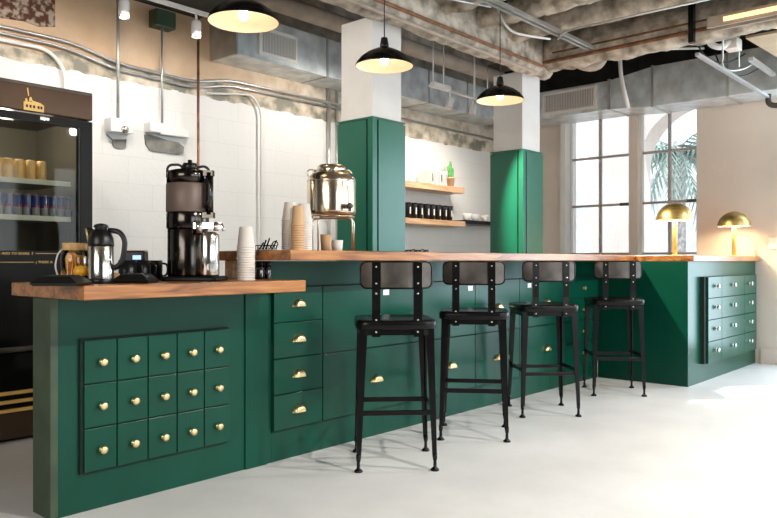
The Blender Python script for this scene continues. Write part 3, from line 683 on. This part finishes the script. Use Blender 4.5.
# lower side counter
lc = thing('side_counter', 'lower dark green counter base with fifteen small drawers at left', 'counter', (1.85, 3.05, 0), world=True)
MB().box(1.33, 2.429, YF, 3.125, 0, .892).build('counter_body', M['green'], lc)
MB().box(1.30, 1.33, YF-.004, 3.125, 0, .892).build('end_panel', M['green_dark'], lc)
MB().box(2.262, 2.40, YF-.008, YF, 0, .892).build('filler_strip', M['green'], lc)
MB().box(1.418, 2.158, 2.9505, YF-.0005, .158, .718).build('shadow_gap', M['gap'], lc)
for i in range(5):
    for j in range(3):
        xa = 1.427+.1455*i; za = .163+.1833*j
        dd = drawer_front(lc, xa, xa+.1455, za, za+.1833, y=2.940); knob(dd, xa+.077, za+.088, 2.940)
mk('counter_worktop', MB().bbox(1.27, 2.36, 2.62, 3.27, .894, .949, .004), M['wood'], 'thick walnut top of the lower side counter', 'worktop', (1.8, 2.9, .9))

# return cabinet
rc = thing('return_cabinet', 'green end cabinet jutting forward by the beige wall, twelve small drawers', 'cabinet', (7.1, 2.5, 0), world=True)
MB().box(6.17, 8.09, 2.17, YF-.002, 0, 1.036).build('cabinet_body', M['green'], rc)
MB().box(6.46, 8.00, 2.135, 2.1695, .16, .905).build('shadow_gap', M['gap'], rc)
xc = [6.50, 6.86, 7.53, 7.93]; zr2 = [.160, .346, .533, .719, .905]
for i in range(3):
    for j in range(4):
        dd = drawer_front(rc, xc[i], xc[i+1], zr2[j], zr2[j+1], y=2.115); knob(dd, (6.70, 7.17, 7.69)[i], (zr2[j]+zr2[j+1])/2+.01, 2.115, m='steel', s=1.2)
mk('cabinet_worktop', MB().bbox(6.172, 8.10, 2.125, 3.25, 1.038, 1.087, .004), M['wood'], 'walnut worktop of the end cabinet under the brass lamps', 'worktop', (7.1, 2.6, 1.04))

# ------------------------------------------------------------------ stools
def stool(loc, rz, label):
    t = thing('bar_stool', label, 'stool', loc, rz, 'black metal bar stools along the bar')
    def quad(cx, cy, w, dp, z): return [(cx-w/2, cy-dp/2, z), (cx+w/2, cy-dp/2, z), (cx+w/2, cy+dp/2, z), (cx-w/2, cy+dp/2, z)]
    # seat: rounded square pan
    def rsq(h, r, z, n=5, sy=1):
        q = []
        for (sx, sy_, a0) in ((1, 1, 0), (-1, 1, PI/2), (-1, -1, PI), (1, -1, 3*PI/2)):
            for k in range(n): a = a0+PI/2*k/(n-1); q.append((sx*(h-r)+r*math.cos(a), (sy_*(h-r)+r*math.sin(a))*sy, z))
        return q
    b = MB(); b.loft([rsq(.196, .06, .700), rsq(.202, .06, .705), rsq(.203, .06, .735), rsq(.198, .06, .745), rsq(.185, .055, .748), rsq(.15, .05, .741), rsq(.05, .02, .738)], smooth=True)
    b.build('seat', M['black_metal'], t)
    MB().loft([rsq(.186, .05, .672), rsq(.186, .05, .702)]).build('seat_frame', M['black_metal'], t)
    for sx in (-1, 1):
        for sy in (-1, 1):
            b = MB(); secs = []
            for u in (0, .2, .6, 1):
                z = .70-(.70-.07)*u; cx = sx*(.166+.022*u); cy = sy*(.160+.028*u); w = .042-.020*u
                # pressed angle section opened toward the seat centre
                ox, oy = cx+sx*w*.5, cy+sy*w*.5; tck = .008
                secs.append([(ox, oy, z), (ox-sx*w, oy, z), (ox-sx*w, oy-sy*tck, z), (ox-sx*tck*1.6, oy-sy*tck*1.6, z), (ox-sx*tck, oy-sy*w, z), (ox, oy-sy*w, z)])
            b.loft(secs); lg = b.build('leg', M['black_metal'], t)
            fx, fy = sx*.190, sy*.190
            MB().lathe([(.021, 0), (.022, .006), (.014, .014), (.009, .018), (.008, .05), (.011, .056), (.012, .085)], 14, (fx, fy, 0)).build('foot', M['black_metal'], lg)
    z = .287
    for (p, q, nm_) in (((-.175, -.182), (.175, -.182), 0), ((-.175, .178), (.175, .178), 1), ((-.18, -.175), (-.18, .175), 2), ((.18, -.175), (.18, .175), 3)):
        zz = z if nm_ < 2 else z+.02
        b = MB()
        if nm_ < 2: b.bbox(p[0], q[0], p[1]-.005, p[1]+.005, zz-.013, zz+.013, .003)
        else: b.bbox(p[0]-.005, p[0]+.005, p[1], q[1], zz-.013, zz+.013, .003)
        b.build('footrest', M['black_metal'], t)
    # backrest: bent plate with rolled rim
    n = 16; hw = .178; z0, z1 = .905, 1.036; rc_ = .03
    def yb(x): return -.205+.055*(abs(x)/hw)**2.6
    outline = []
    for (sx, sz, a0) in ((1, 1, 0), (-1, 1, PI/2), (-1, -1, PI), (1, -1, 3*PI/2)):
        for k in range(5):
            a = a0+PI/2*k/4
            outline.append((sx*(hw-rc_)+rc_*math.cos(a), (z1-rc_ if sz > 0 else z0+rc_)+rc_*math.sin(a)))
    b = MB(); vs = []; cols = 24
    for side in (0, 1):
        for i in range(cols+1):
            x = -hw+2*hw*i/cols; dxe = max(0, abs(x)-(hw-rc_)); hh = rc_-math.sqrt(max(rc_**2-dxe**2, 0))
            for zz in (z0+hh, z1-hh): vs.append((x, yb(x)+side*.003, zz))
    fs = []
    for side in (0, 1):
        o = side*(cols+1)*2
        for i in range(cols): fs.append((o+2*i, o+2*i+2, o+2*i+3, o+2*i+1))
    b.add(vs, fs, True)
    bk = b.build('backrest', M['worn_steel'], t)
    pts = []
    for i in range(len(outline)):
        (xa, za), (xb_, zb) = outline[i], outline[(i+1) % len(outline)]
        m_ = 8 if abs(xa-xb_) > .1 else 1
        for k in range(m_): u = k/m_; xx = xa+(xb_-xa)*u; pts.append((xx, yb(xx)+.001, za+(zb-za)*u))
    MB().tube(pts, .005, n=6, closed=True).build('rolled_rim', M['black_metal'], bk)
    for sx in (-1, 1):
        x = sx*.103; b = MB(); y0 = yb(.10)-.006
        prof = [(-.004, 1.032), (-.004, .90), (.002, .80), (.000, .665)]
        secs = [[(x-.021, y0+dy-.003, zz), (x+.021, y0+dy-.003, zz), (x+.021, y0+dy+.003, zz), (x-.021, y0+dy+.003, zz)] for dy, zz in prof]
        b.loft(secs); st = b.build('back_strap', M['black_metal'], t)
        bb = MB()
        for zz, dy in ((1.012, -.007), (.93, -.007), (.88, -.006), (.69, -.003), (.75, -.002)):
            bb.lathe([(.006, 0), (.006, -.002), (.003, -.004), (.001, -.004)], 8, (x, y0+dy, zz), 'y')
        bb.build('bolts', M['steel'], st)
    return t
def yaw(a, b): return math.atan2(b[1]-a[1], b[0]-a[0])
sdat = (((2.616, 2.502), (2.895, 2.239), (3.136, 2.518), (2.860, 2.798), 'black metal bar stool nearest the lower counter'),
        ((3.402, 2.601), (3.608, 2.290), (3.913, 2.517), (3.708, 2.808), 'black metal bar stool, second from the lower counter'),
        ((4.241, 2.564), (4.525, 2.301), (4.764, 2.583), (4.511, 2.847), 'black metal bar stool, third from the lower counter'),
        ((5.285, 2.587), (5.519, 2.273), (5.823, 2.492), (5.589, 2.792), 'black metal bar stool nearest the end cabinet'))
st0 = None
for a, b_, c_, d_, lb in sdat:
    cxx = (a[0]+b_[0]+c_[0]+d_[0])/4; cyy = (a[1]+b_[1]+c_[1]+d_[1])/4
    rz = (yaw(a, b_)+yaw(d_, c_))/2
    if st0 is None: st0 = stool((cxx, cyy, 0), rz, lb)
    else: dup(st0, (cxx, cyy, 0), rz, lb)

# ------------------------------------------------------------------ pendants
def pendant(x, y, z, label, cz):
    t = thing('pendant_lamp', label, 'lamp', (x, y, z), 0, 'black dome pendants over the bar')
    MB().lathe([(.180, .0), (.181, .004), (.174, .022), (.150, .052), (.110, .082), (.060, .106), (.028, .116), (.027, .122)], 40, cap=False).build('shade', M['black_metal'], t)
    MB().lathe([(.178, .001), (.171, .020), (.147, .049), (.107, .078), (.058, .101), (.020, .110), (.001, .110)], 40, cap=False).build('shade_lining', M['cream'], t)
    MB().lathe([(.027, .112), (.028, .13), (.021, .172), (.020, .178), (.004, .184), (.003, .19)], 20).build('socket_cap', M['black_plastic'], t)
    MB().ball(.026, (0, 0, .040), sz=1.25).build('bulb', M['bulb'], t)
    MB().tube([(0, 0, .185), (0, 0, cz-z-.03)], .0035).build('cord', M['black_plastic'], t)
    MB().lathe([(.055, cz-z), (.055, cz-z-.025), (.04, cz-z-.035), (.001, cz-z-.036)], 20).build('canopy', M['black_metal'], t)
    l = bpy.data.lights.new('pendant_glow', 'POINT'); l.energy = 1.1; l.color = (1, .78, .56); l.shadow_soft_size = .03
    lo = bpy.data.objects.new('pendant_glow', l); C.objects.link(lo); lo.location = (0, 0, .012); lo.parent = t
for x, lb in ((2.32, 'black dome pendant lamp nearest the camera, over the counter gap'), (3.40, 'black dome pendant lamp in front of the nearer column'), (4.71, 'black dome pendant lamp in front of the farther column')):
    pendant(x, 3.05, 2.262 if x < 3 else 2.25, lb, 3.02)

# ------------------------------------------------------------------ brass table lamps
def table_lamp(x, y, label):
    t = thing('table_lamp', label, 'lamp', (x, y, 1.087), 0, 'brass mushroom lamps on the end cabinet')
    MB().lathe([(.06, 0), (.06, .006), (.02, .010)], 24).build('lamp_base', M['brass'], t)
    MB().lathe([(.020, .006), (.020, .36), (.001, .36)], 20).build('lamp_stem', M['brass_satin'], t)
    n = 12; pr = [(.152*math.cos(PI/2*k/n)+1e-4, .30+.150*math.sin(PI/2*k/n)) for k in range(n+1)]
    MB().lathe(pr, 40, cap=False).build('lamp_shade', M['brass_brushed'], t)
    pr = [(.149*math.cos(PI/2*k/n)+1e-4, .301+.146*math.sin(PI/2*k/n)) for k in range(n+1)]
    MB().lathe(pr, 40, cap=False).build('shade_lining', M['cream'], t)
    MB().lathe([(.018, .36), (.03, .375), (.03, .40), (.001, .42)], 16).build('bulb', M['bulb_soft'], t)
    for dx in (-.07, .07):
        l = bpy.data.lights.new('lamp_glow', 'POINT'); l.energy = 3.6; l.color = (1, .76, .42); l.shadow_soft_size = .02
        lo = bpy.data.objects.new('lamp_glow', l); C.objects.link(lo); lo.location = (dx, -dx*.7, .335); lo.parent = t
M['bulb_soft'] = mat('lamp_bulb', (1, .8, .5), .5, emit=(1, .7, .35), estr=8)
table_lamp(6.31, 2.33, 'brass mushroom table lamp in front of the window')
table_lamp(7.80, 2.29, 'brass mushroom table lamp against the beige wall')

# ------------------------------------------------------------------ things on the lower counter
ZC, ZB = .949, 1.092
def at(px, Y, z): return (wx(px, Y), Y, z)
# thermal carafe
t = thing('thermal_carafe', 'steel thermal carafe with black lid and handle on the lower counter', 'carafe', at(101, 2.84, ZC), rz=A1-PI/2)
MB().lathe([(.049, .006), (.050, .015), (.050, .150), (.048, .153)], 28).build('steel_body', M['steel'], t)
MB().lathe([(.050, 0), (.052, .004), (.052, .018), (.050, .020)], 28).build('base_ring', M['black_plastic'], t)
b = MB().lathe([(.050, .150), (.0505, .160), (.048, .185), (.038, .208), (.026, .216), (.022, .224), (.030, .228), (.024, .238), (.008, .243), (.001, .243)], 28)
b.tube([(-.030, 0, .205), (-.050, 0, .222)], [.014, .007]); b.build('lid', M['black_plastic'], t)
b = MB().tube([(.030, 0, .215), (.075, 0, .212), (.098, 0, .175), (.092, 0, .115), (.078, 0, .075), (.052, 0, .062)], .011, bend=.035); b.build('handle', M['black_plastic'], t)
MB().tube([(-.044, -.01, .150), (-.052, -.01, .200), (-.058, -.01, .222)], .004).build('spout_trim', M['brass'], t)
# amber jar
t = thing('glass_jar', 'glass jar of amber packets with a cork lid left of the carafe', 'jar', at(75, 2.98, ZC), rz=A1-PI/2)
MB().lathe([(.050, 0), (.056, .006), (.058, .10), (.054, .125), (.050, .135), (.0485, .135), (.053, .10), (.052, .010), (.001, .006)], 24).build('jar_wall', M['jar_glass'], t)
b = MB()
for i in range(16):
    a = i*2.4; r = .036*math.sqrt((i+.5)/16); R = Matrix.Translation((r*math.cos(a), r*math.sin(a), .055+random.uniform(0, .02))) @ Matrix.Rotation(random.uniform(-.4, .4), 4, 'X') @ Matrix.Rotation(a, 4, 'Z')
    b.box(-.019, .019, -.002, .002, -.045, .052, R)
b.build('amber_packets', M['amber'], t)['kind'] = 'stuff'
MB().lathe([(.047, .128), (.049, .165), (.001, .165)], 24).build('cork_lid', M['cork'], t)
MB().tube([(-.058, -.02, .02), (-.075, -.02, .07), (-.062, -.02, .12), (-.045, -.02, .138)], .0035, bend=.03).build('wire_bail', M['white_paint'], t)
MB().lathe([(.001, 0), (.026, .002), (.030, .022), (.022, .040), (.001, .044)], 16, (.045, -.05, .03)).build('amber_tag', mat('amber_glaze', (.85, .42, .03), .3), t)
# black trays
def tray(px, Y, w, label, hgt=.04):
    t = thing('black_tray', label, 'tray', at(px, Y, ZC), rz=A1-PI/2)
    def q(a, b, z): return [(-a, -b, z), (a, -b, z), (a, b, z), (-a, b, z)]
    MB().loft([q(w*.92, .065, 0), q(w, .075, .010), q(w*.62, .055, hgt)]).build('tray_body', M['black_plastic'], t)
    b = MB(); b.loft([q(w*.55, .045, hgt-.001), q(w*.55, .045, hgt+.004)]); b.build('tray_insert', M['black_gloss'], t)
tray(62, 2.72, .085, 'low black tray at the left end of the lower counter', .035)
tray(136, 2.80, .075, 'low black tray between the carafe and the black mugs', .036)
mk('amber_dish', MB().lathe([(.016, .0), (.034, .02), (.036, .034), (.030, .038), (.001, .030)], 18, at(118, 3.03, ZC)), M['cork'], 'small wooden dish tucked behind the carafe handle', 'dish', at(118, 3.03, ZC))
# display box
t = thing('payment_terminal', 'dark box with a lit blue display behind the carafe', 'terminal', at(136, 3.215, ZC), rz=A1-PI/2)
MB().bbox(-.050, .050, -.03, .03, 0, .138, .006).build('case', M['black_plastic'], t)
MB().box(-.005, .034, -.0315, -.0302, .098, .118).build('display', M['screen'], t)
MB().box(-.048, .048, -.031, .03, .1385, .142).build('top_edge', M['kraft'], t)
# mugs
mg = None
for px, Y, lb in ((127.5, 3.00, 'black mug directly right of the carafe'), (142, 3.05, 'black mug in the middle, in front of the lit display box'), (154, 3.10, 'black mug nearest the coffee brewer')):
    if mg is None:
        mg = thing('black_mug', lb, 'mug', at(px, Y, ZC), rz=A1-PI/2, group='black mugs on the lower counter')
        MB().lathe([(.034, 0), (.038, .004), (.038, .094), (.035, .094), (.034, .01), (.001, .008)], 24).build('mug_body', M['black_plastic'], mg)
        MB().tube([(.036, 0, .080), (.060, 0, .078), (.066, 0, .050), (.058, 0, .024), (.036, 0, .018)], .005, bend=.02).build('mug_handle', M['black_plastic'], mg)
    else: dup(mg, at(px, Y, ZC), A1-PI/2, lb)
# coffee brewer
t = thing('coffee_brewer', 'tall dark steel coffee brewer with a brown band on the lower counter', 'brewer', at(190.5, 2.90, ZC), rz=A1-PI/2)
b = MB(); 
def rr(x0, x1, y0, y1, z, r=.03, n=4):
    q = []
    for (cx_, cy_, a0) in ((x1-r, y1-r, 0), (x0+r, y1-r, PI/2), (x0+r, y0+r, PI), (x1-r, y0+r, 3*PI/2)):
        for k in range(n): a = a0+PI/2*k/(n-1); q.append((cx_+r*math.cos(a), cy_+r*math.sin(a), z))
    return q
b.loft([rr(-.112, .150, -.10, .10, 0), rr(-.115, .155, -.103, .103, .006), rr(-.115, .155, -.103, .103, .016), rr(-.11, .148, -.098, .098, .022)]); b.build('drip_tray', M['black_gloss'], t)
MB().lathe([(.088, .02), (.090, .03), (.090, .232), (.088, .236)], 36, (-.015, .01, 0)).build('lower_body', M['dark_steel'], t)
MB().lathe([(.092, .236), (.095, .242), (.095, .305), (.093, .310)], 36, (-.015, .01, 0)).build('mid_body', M['dark_steel'], t)
MB().lathe([(.094, .312), (.0965, .316), (.0965, .440), (.094, .443)], 36, (-.015, .01, 0)).build('brown_band', mat('brown_matte_band', (.17, .125, .105), .5, .3), t)
MB().lathe([(.094, .443), (.094, .488), (.088, .500), (.060, .508), (.030, .512), (.028, .520), (.001, .522)], 36, (-.015, .01, 0)).build('upper_shell', M['dark_steel'], t)
t_h = MB().tube([(-.10, -.02, .47), (-.10, -.02, .515), (-.085, -.02, .528), (-.045, -.02, .528), (-.03, -.02, .515), (-.03, -.02, .49)], .006, bend=.015)
t_h.build('top_handle', M['black_plastic'], t)
MB().tube([(.03, -.03, .49), (.04, -.03, .515), (.075, -.03, .52), (.095, -.03, .50), (.095, -.03, .47)], .006, bend=.02).build('top_handle', M['black_plastic'], t)
MB().lathe([(.034, .50), (.036, .525), (.030, .535), (.010, .538), (.010, .55), (.001, .552)], 20, (.0, -.01, 0)).build('fill_cap', M['black_plastic'], t)
b = MB().tube([(.095, -.035, .30), (.095, -.035, .49)], .018, n=12); b.box(.065, .115, -.05, -.01, .285, .31); b.box(.07, .112, -.05, -.01, .475, .50); b.build('sight_gauge', M['dark_steel'], t)
b = MB().tube([(.075, -.062, .33), (.10, -.062, .36), (.10, -.062, .43), (.085, -.062, .46)], .006); b.build('gauge_guard', M['black_plastic'], t)
b = MB().box(.035, .16, -.085, -.055, .235, .262); b.lathe([(.016, .215), (.016, .27), (.001, .272)], 12, (.06, -.08, 0)); b.lathe([(.012, .225), (.012, .262), (.001, .262)], 12, (.135, -.08, 0)); b.build('faucet_bar', M['steel'], t)
MB().tube([(.13, -.075, .26), (.165, -.085, .25), (.17, -.085, .225)], .007, bend=.015).build('faucet_lever', M['steel'], t)
MB().lathe([(.046, .022), (.049, .030), (.049, .205), (.046, .212), (.038, .222), (.001, .224)], 28, (.090, -.035, 0)).build('thermal_server', M['dark_chrome'] if 'dark_chrome' in M else M['steel'], t)
MB().box(.096, .104, -.0862, -.0845, .05, .075).build('server_mark', M['tag'], t)
# cup stacks
def cup_stack(px, Y, z, n, r0, r1, pitch, m, label, cat='cups', rz=0):
    t = thing('cup_stack', label, cat, at(px, Y, z))
    h = .10; 
    for i in range(n):
        zz = i*pitch
        s = 1 if i < n-1 else 0
        if i < n-1: prof = [(r0-.003, zz), (r0, zz+.0015), (r0, zz+.005), (r0-.003, zz+.007), (r0-.0035, zz+pitch+.001)]
        else: prof = [(r0-.003, zz), (r0, zz+.0015), (r0, zz+.005), (r0-.003, zz+.007), (r1, zz+h), (r1-.003, zz+h+.001), (.001, zz+h-.003)]
        MB().lathe(prof, 24).build('paper_cup', M[m], t)
cup_stack(246, 2.83, ZC, 14, .0445, .030, .0118, 'white_cup', 'stack of upside-down white paper cups at the right end of the lower counter')
dj = None
for px, lb in ((259.7, 'dark glass jar touching the white paper cups'), (267.5, 'dark glass jar nearest the bar drawers')):
    if dj is None:
        dj = thing('dark_jar', lb, 'jar', at(px, 2.93, ZC), group='dark jars under the bar top')
        MB().lathe([(.017, 0), (.019, .004), (.019, .060), (.014, .070)], 16).build('jar_body', M['dark_glass'], dj)
        MB().lathe([(.0175, .068), (.0175, .086), (.001, .087)], 16).build('jar_lid', M['black_plastic'], dj)
        MB().cyl(.0165, .004, .052).build('jar_filling', M['black_plastic'], dj)
    else: dup(dj, at(px, 2.93, ZC), 0, lb)

# ------------------------------------------------------------------ things on the bar
cup_stack(290, 3.00, ZB, 15, .046, .030, .0115, 'clear_cup', 'pale frosted cup stack, leftmost of three beside the steel dispenser')
cup_stack(298, 2.80, ZB, 11, .036, .026, .0125, 'kraft', 'brown paper cup stack in the middle of the three on the bar')
cup_stack(304, 2.90, ZB, 14, .046, .030, .0115, 'clear_cup', 'pale frosted cup stack nearest the steel dispenser')
t = thing('wire_basket', 'small black wire basket at the left end of the bar', 'basket', at(266, 3.05, ZB), rz=A1-PI/2)
b = MB()
for z in (.004, .03): b.tube([(-.05, -.03, z), (.05, -.03, z), (.05, .03, z), (-.05, .03, z)], .0025, n=6, closed=True)
for i in range(7): b.tube([(-.05+.1*i/6, -.03, .004), (-.05+.1*i/6, -.03, .03)], .002, n=5); b.tube([(-.05+.1*i/6, .03, .004), (-.05+.1*i/6, .03, .03)], .002, n=5)
b.build('wire_frame', M['black_metal'], t)
b = MB()
for i in range(5):
    x = -.035+.017*i; b.tube([(x, random.uniform(-.02, .02), .01), (x+.02, random.uniform(-.02, .02), .045+.012*(i % 3))], .004)
b.tube([(.05, 0, .01), (.065, 0, .04), (.05, 0, .055), (.035, 0, .045)], .003, bend=.01); b.build('wire_handles', M['dark_steel'], t)
# dispenser on its stand
t = thing('drink_dispenser', 'champagne steel drink dispenser with a tap, standing on a wire stand', 'dispenser', at(331.5, 3.06, ZB+.205), rz=A1-PI/2)
MB().lathe([(.120, .004), (.138, .012), (.1405, .03), (.1405, .200), (.136, .222), (.115, .245), (.080, .255)], 44).build('tank', M['gold_steel'], t)
MB().lathe([(.1415, .198), (.143, .202), (.1415, .206)], 44, cap=False).build('tank_seam', M['steel'], t)
MB().lathe([(.080, .250), (.083, .262), (.082, .285), (.070, .296), (.001, .300)], 32).build('lid', M['gold_steel'], t)
b = MB().tube([(-.085, -.03, .262), (-.125, -.03, .268), (-.138, -.03, .25), (-.132, -.03, .228)], .004, bend=.012); b.build('clamp_wire', M['gold_steel'], t); MB().tube([(.07, -.05, .25), (.105, -.06, .265), (.12, -.06, .24)], .004, bend=.012).build('clamp_wire', M['gold_steel'], t)
b = MB()
for a in range(8): b.box(.10*math.cos(a*PI/4)-.01, .10*math.cos(a*PI/4)+.01, .10*math.sin(a*PI/4)-.01, .10*math.sin(a*PI/4)+.01, .228, .262)
b.build('lid_clips', M['steel'], t)
tp = MB().tube([(.093, -.10, .050), (.115, -.145, .050)], .014, n=12); tp.lathe([(.018, 0), (.018, -.02), (.001, -.022)], 14, (.115, -.142, .050), 'y'); tp.tube([(.115, -.150, .055), (.115, -.155, .020)], .008)
tp.build('tap', M['worn_steel'], t)
t = thing('dispenser_stand', 'copper wire stand carrying the steel drink dispenser', 'stand', at(331.5, 3.06, ZB), rz=A1-PI/2)
b = MB()
for y in (-.10, .10): b.tube([(-.068 if y < 0 else -.12, y, 0), (-.068 if y < 0 else -.12, y, .198), (.125, y, .198), (.125, y, 0)], .0045, bend=.03)
b.build('stand_leg', M['copper_bright'] if 'copper_bright' in M else M['gold_steel'], t)
b = MB(); b.tube([(.135*math.cos(2*PI*k/32), .135*math.sin(2*PI*k/32), .2015) for k in range(32)], .0045, n=6, closed=True); b.tube([(-.10, -.10, .198), (-.12, .10, .198)], .004); b.tube([(.125, -.10, .198), (.125, .10, .198)], .004)
b.build('stand_ring', M['gold_steel'], t)
# items under the dispenser
mk('drip_cup', MB().lathe([(.028, 0), (.034, .10), (.032, .10), (.026, .004), (.001, .003)], 20, at(326, 3.06, ZB)), M['kraft'], 'tan paper cup standing under the dispenser stand', 'cup', at(326, 3.06, ZB))
mk('drip_bin', MB().lathe([(.030, 0), (.036, .07), (.034, .07), (.028, .004), (.001, .003)], 20, at(337, 3.08, ZB)), M['white_paint'], 'short white cup standing under the dispenser stand', 'cup', at(337, 3.08, ZB))
t = thing('bar_tray', 'flat black tray of small tools on the bar behind the first stool', 'tray', at(416, 3.1, ZB), rz=A1-PI/2)
MB().bbox(-.085, .085, -.03, .03, 0, .012, .003).build('tray_base', M['black_metal'], t)
b = MB()
for i in range(5): b.tube([(-.07+.03*i, -.02, .017), (-.04+.03*i, .02, .020+.004*(i % 2))], .005)
b.build('small_tools', M['dark_steel'], t)

# ------------------------------------------------------------------ outside
struct(MB().box(8.4, 40, -25, 30, -.3, -.1), 'ground_outside', M['ext_ground'], 'bright pavement outside the windows')
def arcade(y0, y1, arches, ztop, x0, x1):
    poly = []; r = .95; zs = 2.5
    b = MB(); ys = [y0]
    for c in arches:
        b.box(x0, x1, ys[-1], c-r, -.1, ztop); n = 20
        for i in range(n):
            a0 = PI-PI*i/n; a1 = PI-PI*(i+1)/n
            ya, za, yb_, zb = c+r*math.cos(a0), zs+r*math.sin(a0), c+r*math.cos(a1), zs+r*math.sin(a1)
            b.add([(x0, ya, za), (x0, yb_, zb), (x0, yb_, ztop), (x0, ya, ztop), (x1, ya, za), (x1, yb_, zb), (x1, yb_, ztop), (x1, ya, ztop)], [(0, 1, 2, 3), (4, 7, 6, 5), (0, 4, 5, 1), (3, 2, 6, 7)])
        ys.append(c+r)
    b.box(x0, x1, ys[-1], y1, -.1, ztop)
    return b
struct(arcade(-8, 14, (-4.0, -1.4, 1.2, 3.8, 6.5, 9.1), 4.4, 11.3, 11.8), 'wall_arcade', M['ext_wall'], 'pale stucco arcade with round arches outside the windows')
struct(MB().box(19, 19.5, -12, 26, -.1, 3.2), 'wall_far', M['ext_far'], 'bright low wall beyond the arcade')
pr_ = thing('palm_tree', 'palm tree outside behind the arch in the right window', 'tree', (14.0, 5.1, -.1))
MB().lathe([(.20, 0), (.15, .5), (.13, 2.2), (.14, 3.0), (.19, 3.15), (.08, 3.4)], 12).build('trunk', M['trunk'], pr_)
b = MB()
for i in range(30):
    a = i*2.399; up = random.uniform(-.4, 1.1); L_ = random.uniform(1.0, 1.5); pts = []
    for k in range(7):
        u = k/6; pts.append(Vector((math.cos(a)*L_*u, math.sin(a)*L_*u, 3.2+up*L_*u*.8-1.0*u*u*L_*.8)))
    side = Vector((-math.sin(a), math.cos(a), 0))
    for k in range(6):
        for s_ in (-1, 1):
            for h_ in (0, .5):
                p = pts[k].lerp(pts[k+1], h_); q = pts[k].lerp(pts[k+1], h_+.3); tip = p+side*s_*.30*(1-.08*k)+Vector((0, 0, -.20))+(pts[k+1]-pts[k])*1.2
                b.add([p, q, tip], [(0, 1, 2)])
    b.tube(pts, .012, n=4)
b.build('fronds', M['frond'], pr_)

# ------------------------------------------------------------------ light
w = bpy.data.worlds.new('world'); S.world = w; w.use_nodes = True
bg = w.node_tree.nodes['Background']; bg.inputs[0].default_value = (.86, .93, 1, 1); bg.inputs[1].default_value = 1.5
def light(kind, name, loc, energy, col, rot=(0, 0, 0), **kw):
    l = bpy.data.lights.new(name, kind); l.energy = energy; l.color = col
    for k, v in kw.items(): setattr(l, k, v)
    o = bpy.data.objects.new(name, l); C.objects.link(o); o.location = loc; o.rotation_euler = rot; return o
light('SUN', 'sun', (0, 0, 10), 2.4, (1, .95, .88), (math.radians(32), math.radians(-22), 0), angle=.01)
def aim(o, tgt):
    o.rotation_euler = (Vector(tgt)-o.location).to_track_quat('-Z', 'Y').to_euler(); return o
# fill lamps added at the unseen front windows; daylight of the right glazed door
for x in (1.3, 4.1, 6.9):
    light('AREA', 'window_daylight', (x, -4.3, 1.65), 26, (.92, .97, 1), (PI/2, 0, 0), shape='RECTANGLE', size=2.2, size_y=2.1)
light('AREA', 'window_daylight', (8.14, .28, 1.36), 105, (.66, .85, 1), (PI/2, 0, PI/2), shape='RECTANGLE', size=2.9, size_y=2.45)
light('AREA', 'window_daylight', (-1.95, 1.2, 1.9), 60, (1, .95, .87), (PI/2, 0, -PI/2), shape='RECTANGLE', size=2.4, size_y=1.5)  # unseen fill added before the solid left wall to brighten left-facing sides
# track spots over the seating side: they rake the bar front at about thirty degrees
for x, tx_ in ((2.6, 2.0), (4.4, 3.8), (6.3, 5.6)):
    aim(light('SPOT', 'track_spot_beam', (x, -.5, 2.72), 230, (1, .96, .90), spot_size=1.9, spot_blend=.9, shadow_soft_size=.05), (tx_, 1.3, 0))
# track spots on the back wall
for (x, y, tx_, e_) in ((1.7, 4.2, 1.9, 16), (2.40, 4.35, 2.5, 16), (2.94, 4.35, 3.1, 16), (4.6, 4.3, 4.4, 22)):
    aim(light('SPOT', 'track_spot_beam', (x, y, 2.60), e_*1.35, (1, .92, .84), spot_size=2.3, spot_blend=.9, shadow_soft_size=.04), (tx_, 5.2, 1.9))
for x in (5.66, 6.04, 6.46):
    aim(light('SPOT', 'track_spot_beam', (x, 4.2, 2.50), 32, (1, .9, .78), spot_size=2.0, spot_blend=.9, shadow_soft_size=.04), (x+.2, 5.2, 1.5))
aim(light('SPOT', 'track_spot_beam', (4.7, 3.56, 2.60), 380, (1, .90, .66), spot_size=.95, spot_blend=.4, shadow_soft_size=.02), (6.2, 2.75, .95))
aim(light('SPOT', 'track_spot_beam', (1.9, 3.7, 2.60), 60, (1, .93, .84), spot_size=1.2, spot_blend=.8, shadow_soft_size=.04), (3.8, 3.6, 1.9))  # spot added to brighten the nearer column's left face and the dispenser
light('POINT', 'cooler_glow', (1.75, 4.62, 1.84), 2.8, (1, .9, .75), shadow_soft_size=.05)  # fill added inside the cooler so the cans read brighter
S.view_settings.view_transform = 'Standard'; S.view_settings.look = 'None'; S.view_settings.gamma = 1; S.view_settings.use_curve_mapping = False
S.view_settings.exposure = 0.38
for o in C.objects:
    if '_w' in o: del o['_w']
